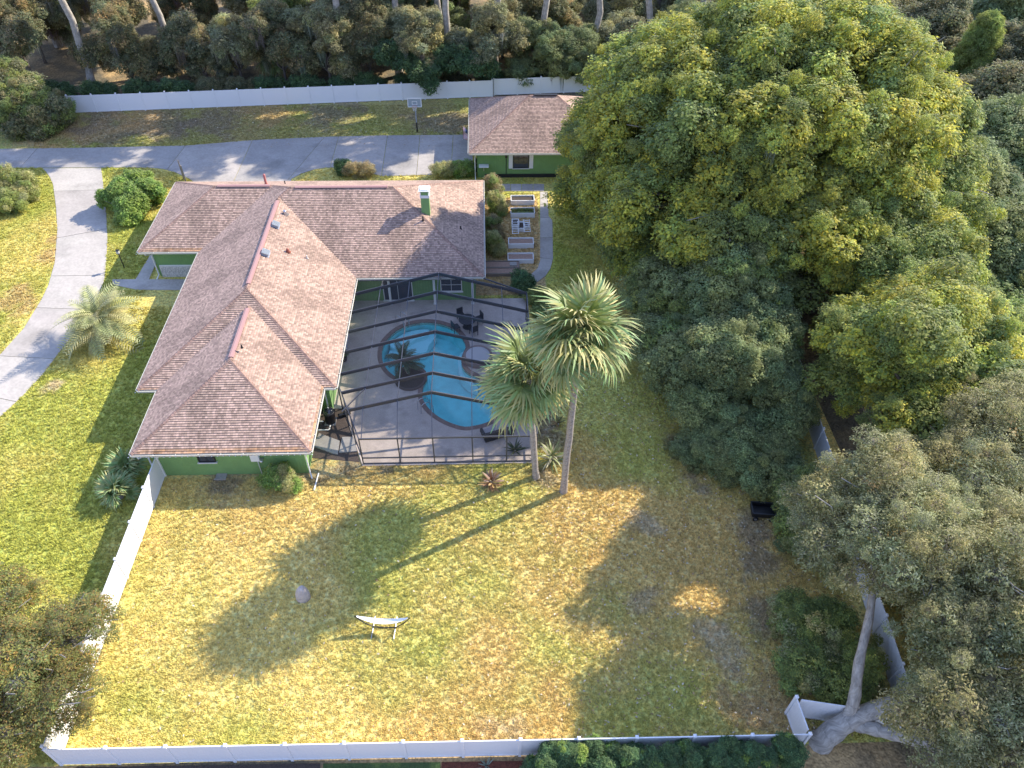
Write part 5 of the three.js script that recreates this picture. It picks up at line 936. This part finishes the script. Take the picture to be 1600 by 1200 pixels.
// branch that hangs over the fence by the hoop
tree('overhanging_tree', 'dark tree hanging over the white fence behind the basketball hoop', 'tree', [-6, -82.5], [[-6.2, 3.2, -80.4, 1.6, 1.0, 1.2], [-7.6, 3.8, -81.6, 1.8, 1.2, 1.4], [-3.5, 4, -81.6, 2, 1.2, 1.4], [-6, 2.2, -79.6, 0.9, 0.7, 0.6], [-0.8, 3.6, -81.4, 1.8, 1.1, 1.2], [-9.6, 4.2, -82, 1.6, 1.2, 1.3]], { kind: 'holly', seed: 63, size: [0.5, 0.85], trunk: 0.2 });

// --- garden shrubs
shrub('leafy_bush', 'glossy bright green bush between the curved driveway and the roof', gx(205, 345), [L3(172, 312, 1.0, 0.9, 0.9, 0.9), L3(205, 318, 1.2, 1.1, 1.1, 1.0), L3(235, 300, 1.3, 1.0, 1.0, 1.0), L3(215, 285, 1.7, 1.1, 0.9, 1.0), L3(190, 300, 1.7, 1.0, 0.9, 0.9), L3(203, 335, 0.7, 0.9, 0.7, 0.8)], { kind: 'bright', seed: 64, size: [0.38, 0.6], bark: M.barkPale, low: 0.3, trunk: 0.07 });
shrub('pale_bush', 'rounded pale green bush on the grass at the driveway fork', gx(12, 318), [L3(5, 285, 1.4, 1.5, 1.2, 1.3), L3(28, 290, 1.2, 1.2, 1.1, 1.1), L3(10, 315, 0.9, 1.6, 0.9, 1.2), L3(38, 300, 0.8, 0.9, 0.8, 0.9), L3(-20, 300, 1.3, 1.5, 1.2, 1.3)], { kind: 'pale', mix: ['green', 0.45], seed: 65, size: [0.4, 0.65] });
shrub('wall_shrub', 'light green shrub in front of the green end wall', gx(440, 768), [L3(428, 748, 0.7, 0.6, 0.6, 0.5), L3(446, 752, 0.7, 0.6, 0.55, 0.5), L3(437, 738, 1.1, 0.55, 0.45, 0.45), L3(419, 758, 0.4, 0.4, 0.35, 0.4), L3(459, 758, 0.4, 0.4, 0.35, 0.4)], { kind: 'pale', mix: ['bright', 0.4], seed: 66, size: [0.26, 0.4] });
for (const [u, v, k, s, lab] of [[770, 298, 'dry', 1, 'pale dry flowering shrub at the corner of the house roof'], [776, 325, 'pale', 2, 'straggly shrub against the house wall beside the planter boxes'], [772, 362, 'dry', 3, 'dry looking shrub against the house wall beside the trellises'], [774, 388, 'pale', 4, 'leafy pale shrub on the house wall above the timber beds']]) { const b = gp(u, v + 8); shrub('wall_shrub', lab, [b.x, b.z], [[b.x - 0.1, 0.9, b.z - 0.2, 0.6, 0.8, 0.7], [b.x + 0.3, 0.6, b.z + 0.3, 0.5, 0.6, 0.5], [b.x - 0.2, 1.5, b.z, 0.45, 0.5, 0.5]], { kind: k, seed: 670 + s, size: [0.28, 0.42], mix: ['green', 0.25] }); }
for (const [u, v, k, w, lab] of [[562, 276, 'dry', 1.0, 'yellowed shrub behind the roof near the bend of the driveway'], [702, 276, 'pale', 1.3, 'pale yellow green hedge shrub behind the roof by the garage'], [722, 274, 'bright', 0.8, 'fresh green shrub behind the roof by the garage corner'], [538, 272, 'holly', 0.5, 'small dark shrub behind the roof beside the driveway']]) { const b = gp(u, v); shrub('rear_shrub', lab, [b.x, b.z], [[b.x - w * 0.5, 0.7, b.z, 0.8 * w, 0.7, 0.6], [b.x + w * 0.5, 0.7, b.z, 0.8 * w, 0.65, 0.6]], { kind: k, seed: 690 + u, size: [0.28, 0.42] }); }
shrub('enclosure_shrub', 'dark green shrub at the back corner of the screen enclosure', gx(815, 452), [L3(815, 440, 0.8, 0.7, 0.8, 0.6), L3(822, 448, 0.6, 0.5, 0.6, 0.5)], { kind: 'holly', seed: 67, size: [0.26, 0.42] });
shrub('enclosure_shrub', 'soft green shrub beside the open side wall of the screen enclosure', gx(842, 478), [L3(840, 466, 0.6, 0.7, 0.6, 0.8), L3(850, 490, 0.5, 0.6, 0.5, 0.8)], { kind: 'green', seed: 68, size: [0.28, 0.42] });
for (const [u, v, s] of [[870, 1178, 1], [905, 1176, 2], [965, 1170, 3], [1000, 1180, 4], [1055, 1174, 5], [1095, 1178, 6], [1140, 1172, 7], [1185, 1176, 8], [1230, 1170, 9], [850, 1192, 10], [945, 1192, 11], [1120, 1192, 12]]) {
  const b = gp(u, v, 0.9), r = rng(s), l = []; for (let k = 0; k < 7; k++) l.push([b.x + (r() - 0.5) * 1.3, 0.5 + r() * 1.25, b.z + 0.15 + (r() - 0.3) * 0.6, 0.24 + r() * 0.16, 0.28 + r() * 0.25, 0.22 + r() * 0.12]); shrub('hedge_shrub', 'dark glossy shrub in the hedge outside the back fence', [b.x, b.z + 0.2], l, { kind: 'holly', seed: 720 + s, size: [0.16, 0.28], group: 'hedge outside the back fence', mix: ['bright', 0.12] });
}
{ const b = r6(70, 540), o = globalThis.pottedPlant, r = rng(4), l = []; for (let i = 0; i < 7; i++) l.push([(r() - 0.5) * 0.4, 0.5 + r() * 0.3, (r() - 0.5) * 0.4, 0.2, 0.9]); cushions(o, l, 'holly', r, 'foliage'); }
{ const o = greenBox, r = rng(8), l = []; for (let i = 0; i < 16; i++) l.push([-0.9 + (i % 8) * 0.25 + r() * 0.1, 0.42, (i < 8 ? -0.2 : 0.2) + r() * 0.1, 0.16, 0.7]); cushions(o, l, 'green', r, 'seedlings'); }

// ---------------------------------------------------------------- palms
function strip(v, t, col, pts, w, side, c) {      // tapering blade through pts
  const o = v.length, n = pts.length;
  pts.forEach((p, i) => { const k = w[i]; v.push([p.x - side.x * k, p.y - side.y * k, p.z - side.z * k], [p.x + side.x * k, p.y + side.y * k, p.z + side.z * k]); col.push(c(i / (n - 1)), c(i / (n - 1))); });
  for (let i = 0; i + 1 < n; i++) t.push([o + 2 * i, o + 2 * i + 2, o + 2 * i + 1], [o + 2 * i + 1, o + 2 * i + 2, o + 2 * i + 3]);
}
function fanFrond(seed, base, tip, L = 1.15, pet = 0.95) {
  const r = rng(seed), v = [], t = [], c = [], n = 30;
  strip(v, t, c, [V(0, 0, 0), V(pet * 0.5, 0.05, 0), V(pet, 0.02, 0)], [0.03, 0.022, 0.018], V(0, 0, 1), () => [0.2, 0.22, 0.06]);
  for (let i = 0; i < n; i++) {
    const a = ((i + 0.5) / n - 0.5) * 4.6, k = 0.8 + 0.4 * r(), len = L * (0.68 + 0.32 * Math.cos(a * 0.55)) * (0.88 + 0.24 * r()), d = V(Math.cos(a), 0, Math.sin(a)), s = V(-d.z, 0.35 * (i % 2 ? 1 : -1), d.x).normalize(), dr = 0.2 + 0.45 * r() + 0.12 * Math.abs(a);
    const at = (q) => V(pet + d.x * len * q, 0.16 * Math.sin(q * 2.2) - dr * q * q * len, d.z * len * q), f = r();
    strip(v, t, c, [at(0), at(0.4), at(0.75), at(1)], [0.014, 0.05, 0.034, 0.003], s, (q) => [lerp(base[0], tip[0], q * q * f * 2 > 1 ? 1 : q * q * f * 2) * k, lerp(base[1], tip[1], q * q) * k, lerp(base[2], tip[2], q * q) * k]);
  }
  return flat(v, t, v.map(() => [0, 0]), c);
}
function featherFrond(seed, base, tip, L = 2.0, leafL = 0.5, arch = 0.6, n = 20) {
  const r = rng(seed), v = [], t = [], c = [], at = (q) => V(L * (q - 0.12 * arch * q * q * q), L * (0.42 * q - (0.42 + arch) * q * q * 0.75), 0);
  strip(v, t, c, [0, 0.25, 0.5, 0.75, 1].map(at), [0.03, 0.024, 0.018, 0.012, 0.004], V(0, 0, 1), () => [0.24, 0.22, 0.1]);
  for (let i = 0; i < n; i++) for (const sd of [-1, 1]) {
    const q = 0.14 + (0.86 * i) / (n - 1), p = at(q), tg = at(Math.min(1, q + 0.02)).sub(at(q - 0.02)).normalize(), len = leafL * Math.sin(Math.PI * (0.15 + 0.8 * q)) * (0.85 + 0.3 * r()) + 0.06, k = 0.75 + 0.5 * r();
    const d = V(0, 0, sd).multiplyScalar(0.75).addScaledVector(tg, 0.6).add(V(0, 0.3, 0)).normalize(), m = p.clone().addScaledVector(d, len * 0.55), e = p.clone().addScaledVector(d, len).add(V(0, -len * 0.3, 0));
    strip(v, t, c, [p, m, e], [0.02, 0.034, 0.003], tg, (w) => [lerp(base[0], tip[0], w) * k, lerp(base[1], tip[1], w) * k, lerp(base[2], tip[2], w) * k]);
  }
  return flat(v, t, v.map(() => [0, 0]), c);
}
const fanG = [fanFrond(1, [0.24, 0.31, 0.08], [0.5, 0.48, 0.19]), fanFrond(2, [0.18, 0.26, 0.075], [0.38, 0.42, 0.16]), fanFrond(3, [0.3, 0.33, 0.09], [0.56, 0.5, 0.2])];
const fanDead = [fanFrond(4, [0.3, 0.23, 0.13], [0.42, 0.36, 0.26]), fanFrond(5, [0.24, 0.18, 0.1], [0.4, 0.33, 0.24])];
function fronds(o, geos, n, y, s, [e0, e1], seed, name = 'frond', jit = 0.25, off = [0, 0]) {
  const r = rng(seed);
  for (let i = 0; i < n; i++) {
    const m = mesh(name, geos[Math.floor(r() * geos.length)], M.frond, o), el = lerp(e0, e1, Math.pow(i / Math.max(1, n - 1), 0.85)) + (r() - 0.5) * jit, k = s * (0.72 + 0.45 * r());
    m.position.set(off[0], y - i * 0.008, off[1]); m.rotation.set((r() - 0.5) * 1.6, i * 2.39996 + (r() - 0.5) * 0.9, el, 'YZX'); m.scale.setScalar(k);
  }
}
function fanPalm(label, base, top, h, seed, group) {
  const o = thing('fan_palm', label, 'palm tree', [base[0], 0, base[1]], 0, group), T = V(top[0] - base[0], h, top[1] - base[1]), r = rng(seed), pts = [];
  for (let i = 0; i <= 10; i++) { const q = i / 10; pts.push(V(T.x * q + (r() - 0.5) * 0.05, lerp(-0.1, h, q), T.z * q + (r() - 0.5) * 0.05)); }
  mesh('trunk', tube(pts, pts.map((_, i) => (i === 0 ? 0.25 : 0.19 + (r() - 0.5) * 0.02)), 12), M.palmBark, o);
  const boots = []; for (let k = 0; k < 26; k++) { const a = k * 2.4, y = h - 1.1 + k * 0.045, q = y / h; boots.push(beam(V(T.x * q + Math.cos(a) * 0.15, y - 0.2, T.z * q + Math.sin(a) * 0.15), V(T.x * q + Math.cos(a) * 0.34, y + 0.15, T.z * q + Math.sin(a) * 0.34), 0.07, 0.03)); } mesh('leaf_bases', boots, M.barkPale, o).userData.kind = 'stuff';
  fronds(o, fanG, 44, h + 0.1, 1.36, [1.3, -0.75], seed, 'frond', 0.6, [T.x, T.z]);
  fronds(o, fanDead, 16, h - 0.25, 1.05, [-0.7, -1.25], seed + 5, 'dead_frond', 0.25, [T.x, T.z]);
  return o;
}
{ const t1 = gx(906, 528, 11.9), t2 = gx(826, 590, 7.9); fanPalm('taller fan palm with a lit slender trunk beside the screen enclosure', gx(880, 768), t1, 11.9, 31); fanPalm('shorter fan palm with shaggy brown skirt leaning against the screen enclosure', gx(838, 745), t2, 7.9, 37); }
{ // feathery palm on the front lawn
  const b = gp(166, 532), o = thing('feather_palm', 'bushy silvery feather palm on the grass beside the curved driveway', 'palm tree', [b.x, 0, b.z]);
  mesh('trunk', tube([V(0, -0.1, 0), V(0.05, 0.7, -0.1), V(0.1, 1.3, -0.15)], [0.4, 0.33, 0.26], 12), M.palmBark, o);
  fronds(o, [featherFrond(1, [0.32, 0.36, 0.14], [0.6, 0.56, 0.26], 2.2, 0.6, 0.75), featherFrond(2, [0.2, 0.26, 0.1], [0.46, 0.46, 0.2], 2.1, 0.6, 0.65), featherFrond(3, [0.42, 0.38, 0.14], [0.64, 0.56, 0.25], 2.2, 0.55, 0.9)], 60, 1.5, 1.3, [1.35, 0.0], 41, 'frond', 0.3, [0.1, -0.15]);
  fronds(o, [featherFrond(8, [0.3, 0.2, 0.09], [0.36, 0.26, 0.13], 1.9, 0.4, 0.8)], 7, 1.1, 0.9, [0, -0.5], 43, 'dead_frond', 0.2, [0.1, -0.15]);
}
{ // small palms by the west fence
  const g2 = [fanFrond(11, [0.2, 0.29, 0.08], [0.46, 0.5, 0.22], 0.8, 0.6), fanFrond(12, [0.26, 0.33, 0.1], [0.54, 0.52, 0.22], 0.85, 0.6)];
  for (const [u, v, n, lab, s] of [[190, 778, 16, 'low sunlit fan palm on the grass beside the white fence', 1], [202, 742, 14, 'low shaded fan palm close to the house corner', 2]]) { const b = gp(u, v), o = thing('dwarf_palm', lab, 'palm', [b.x, 0, b.z]); mesh('stem', tube([V(0, -0.05, 0), V(0, 0.35, 0)], [0.14, 0.1], 8), M.palmBark, o); fronds(o, g2, n, 0.4, 0.95, [1.3, 0.25], 60 + s, 'frond', 0.3); }
}
{ // palm on the pool island
  const b = r6(425, 600), o = thing('island_palm', 'dark feather palm leaning over the pool from the island', 'palm', [b[0], 0.15, b[1]]);
  mesh('stem', tube([V(0.25, -0.1, 0.35), V(0.05, 0.45, 0.1), V(-0.05, 0.8, 0)], [0.14, 0.11, 0.09], 8), M.palmBark, o);
  fronds(o, [featherFrond(21, [0.04, 0.075, 0.03], [0.08, 0.12, 0.045], 1.35, 0.32, 0.6), featherFrond(22, [0.05, 0.085, 0.03], [0.09, 0.12, 0.04], 1.3, 0.3, 0.5)], 24, 0.8, 1.0, [1.2, -0.1], 65, 'frond', 0.25, [-0.05, 0]);
}
{ // palmetto at the woods edge
  const b = gp(433, 122), o = thing('palmetto', 'fan leaved palmetto reaching over the long white fence', 'palm', [b.x, 0, b.z]);
  mesh('stem', tube([V(0, -0.1, 0), V(0.1, 1.9, 0.3)], [0.2, 0.16], 9), M.palmBark, o); fronds(o, [fanG[1], fanG[0]], 22, 2.0, 1.0, [1.2, -0.6], 66, 'frond', 0.3, [0.1, 0.3]);
}
{ const b = gp(747, 270), o = thing('cycad', 'small dark spiky palm at the garage corner', 'palm', [b.x, 0, b.z]); mesh('stem', tube([V(0, -0.05, 0), V(0, 0.5, 0)], 0.12, 8), M.palmBark, o); fronds(o, [featherFrond(23, [0.035, 0.06, 0.025], [0.06, 0.09, 0.03], 0.9, 0.28, 0.4)], 18, 0.55, 1.0, [1.3, 0.1], 67, 'frond', 0.25); }
function rosette(name, label, base, n, L, w, cols, seed, e = [1.4, -0.2], stem = 0.15) {
  const o = thing(name, label, 'plant', [base[0], 0, base[1]]), r = rng(seed), geos = cols.map((cc, i) => { const v = [], t = [], c = []; strip(v, t, c, [0, 0.3, 0.65, 1].map((q) => V(L * q, L * 0.1 * q - L * 0.35 * q * q, 0)), [w * 0.7, w, w * 0.8, 0.004], V(0, 0, 1), (q) => cc.map((x) => x * (0.85 + 0.3 * q))); return flat(v, t, v.map(() => [0, 0]), c); });
  mesh('stem', tube([V(0, -0.05, 0), V(0, stem + 0.05, 0)], 0.07, 7), M.barkPale, o);
  fronds(o, geos, n, stem, 1, e, seed, 'leaf', 0.35);
}
rosette('bromeliad', 'orange and cream leaved cordyline on the grass in front of the enclosure', gx(768, 757), 60, 0.8, 0.07, [[0.34, 0.16, 0.06], [0.42, 0.27, 0.1], [0.4, 0.32, 0.26], [0.2, 0.17, 0.05], [0.36, 0.22, 0.16]], 81, [1.4, -0.35], 0.35);
rosette('yucca', 'large green yucca rosette between the two palm trunks', gx(862, 722), 70, 1.1, 0.055, [[0.17, 0.22, 0.07], [0.26, 0.3, 0.11], [0.4, 0.37, 0.23]], 82, [1.4, -0.5], 0.6);
rosette('agave', 'dark green agave inside the enclosure corner behind the sofa', gx(805, 706), 22, 0.8, 0.05, [[0.05, 0.08, 0.035], [0.08, 0.11, 0.05]], 83, [1.3, 0.0], 0.2);
rosette('bromeliad', 'small yellowing leafy plant under the shorter palm', gx(872, 664), 18, 0.6, 0.05, [[0.26, 0.22, 0.05], [0.13, 0.15, 0.04], [0.34, 0.2, 0.07]], 84, [1.3, 0.0], 0.2);
rosette('ornamental_grass', 'tuft of strappy leaves at the back end of the enclosure side wall', gx(838, 462), 22, 0.7, 0.03, [[0.13, 0.17, 0.06], [0.2, 0.22, 0.1]], 85, [1.4, 0.2], 0.05);
rosette('ornamental_grass', 'small tuft in the red mulch bed outside the back fence', gx(760, 1197), 16, 0.45, 0.03, [[0.2, 0.24, 0.18], [0.15, 0.19, 0.13]], 86, [1.3, 0.1], 0.05);
// ---------------------------------------------------------------- turf: short blades in tufts over the lawns
{
  const r = rng(2024), v = [], t = [], c = [];
  for (let i = 0; i < 9; i++) { const a = r() * 6.283, x = (r() - 0.5) * 0.16, z = (r() - 0.5) * 0.16, hgt = 0.045 + r() * 0.05, w = 0.012 + r() * 0.008, lx = Math.cos(a) * 0.05, lz = Math.sin(a) * 0.05, k = 0.65 + r() * 0.7, o = v.length; v.push([x - lz * w * 20, 0, z + lx * w * 20], [x + lz * w * 20, 0, z - lx * w * 20], [x + lx, hgt, z + lz]); for (let q = 0; q < 3; q++) c.push([k, k, k]); t.push([o, o + 1, o + 2]); }
  const geo = flat(v, t, v.map(() => [0, 0]), c), N = 150000, pos = [], wallHit = (x, z) => (x > -21 && x < -9 && z < -28.6 && z > -58) || (x > -26 && x < -0.2 && z < -45 && z > -58.3) || (x > -10 && x < 3 && z > -45.5 && z < -29.4) || (x > -0.7 && x < 12 && z < -63.5 && z > -74);
  const P = [[-90, 234], [0, 233], [150, 231], [289, 228], [400, 219], [500, 214.5], [600, 212], [736, 211], [740, 268], [597, 275.5], [560, 264.5], [510, 262], [470, 272], [455, 290], [310, 290], [275, 270], [232, 262], [158, 262], [163, 300], [168, 375], [163, 438], [150, 470], [120, 515], [86, 560], [40, 614], [-80, 725], [-80, 620], [0, 555], [58, 480], [86, 410], [90, 360], [83, 288], [66, 262.4], [-90, 262]].map((p) => gx(...p));
  const inside = (poly, x, z) => { let k = false; for (let i = 0, j = poly.length - 1; i < poly.length; j = i++) { const [a, b] = poly[i], [d, e] = poly[j]; if ((b > z) !== (e > z) && x < ((d - a) * (z - b)) / (e - b) + a) k = !k; } return k; };
  const paths = [P, [[176, 436], [212, 436], [238, 394], [252, 394], [233, 436], [292, 436], [284, 454], [176, 454]].map((p) => gx(...p)), [[779, 287], [866, 287], [866, 445], [820, 445], [842, 408], [842, 302], [779, 300]].map((p) => gx(...p)), [[478, 716], [512, 600], [532, 600], [562, 722]].map((q) => gx(...q))];
  while (pos.length < N) { const x = lerp(-44, 19, r()), z = lerp(-79, -12.7, r()), w = z > -32 ? 1 : x < -19 ? 0.8 : 0.5; if (r() > w || wallHit(x, z) || paths.some((p) => inside(p, x, z))) continue; pos.push([x, z]); }
  const im = new THREE.InstancedMesh(geo, std({ vertexColors: true, roughness: 0.9, side: THREE.DoubleSide }), N); im.name = 'grass'; im.userData.kind = 'stuff'; im.castShadow = im.receiveShadow = true;
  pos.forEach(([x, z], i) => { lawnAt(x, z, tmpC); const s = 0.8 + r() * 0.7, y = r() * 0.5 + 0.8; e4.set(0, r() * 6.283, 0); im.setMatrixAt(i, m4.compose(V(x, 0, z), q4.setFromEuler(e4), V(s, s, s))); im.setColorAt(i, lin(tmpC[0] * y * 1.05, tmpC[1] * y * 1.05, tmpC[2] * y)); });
  scene.add(im);
}
{ // dry leaves dropped on the lawn and the verge under the trees
  const r = rng(77), geo = flat([[-0.05, 0.012, 0], [0, 0.03, 0.028], [0.06, 0.015, 0], [0, 0.02, -0.028]], [[0, 1, 2], [0, 2, 3]], [[0, 0], [0, 0], [0, 0], [0, 0]]), N = 5200, im = new THREE.InstancedMesh(geo, std({ roughness: 0.9, side: THREE.DoubleSide }), N);
  im.name = 'fallen_leaves'; im.userData.kind = 'stuff'; im.castShadow = im.receiveShadow = true;
  const tones = [[0.42, 0.28, 0.14], [0.5, 0.38, 0.22], [0.3, 0.2, 0.11], [0.58, 0.5, 0.36]];
  for (let i = 0; i < N; i++) {
    const k = r(); let x, z;
    if (k < 0.62) { x = 19 - Math.pow(r(), 1.4) * 16; z = lerp(-38, -12.8, r()); } else if (k < 0.85) { x = lerp(-44, -2, r()); z = -69.5 - r() * 9; } else { x = lerp(-19, 8, r()); z = lerp(-28, -12.8, r()); }
    if (x < 3 && z < -29.4 && z > -45) { x = 6 + r() * 8; }
    const s = 0.7 + r() * 0.9, c = tones[Math.floor(r() * 4)], b = 0.7 + r() * 0.6; e4.set((r() - 0.5) * 0.6, r() * 6.283, (r() - 0.5) * 0.6);
    im.setMatrixAt(i, m4.compose(V(x, 0.03 + r() * 0.04, z), q4.setFromEuler(e4), V(s, s, s))); im.setColorAt(i, lin(c[0] * b, c[1] * b, c[2] * b));
  }
  scene.add(im);
}
renderer.render(scene, camera);
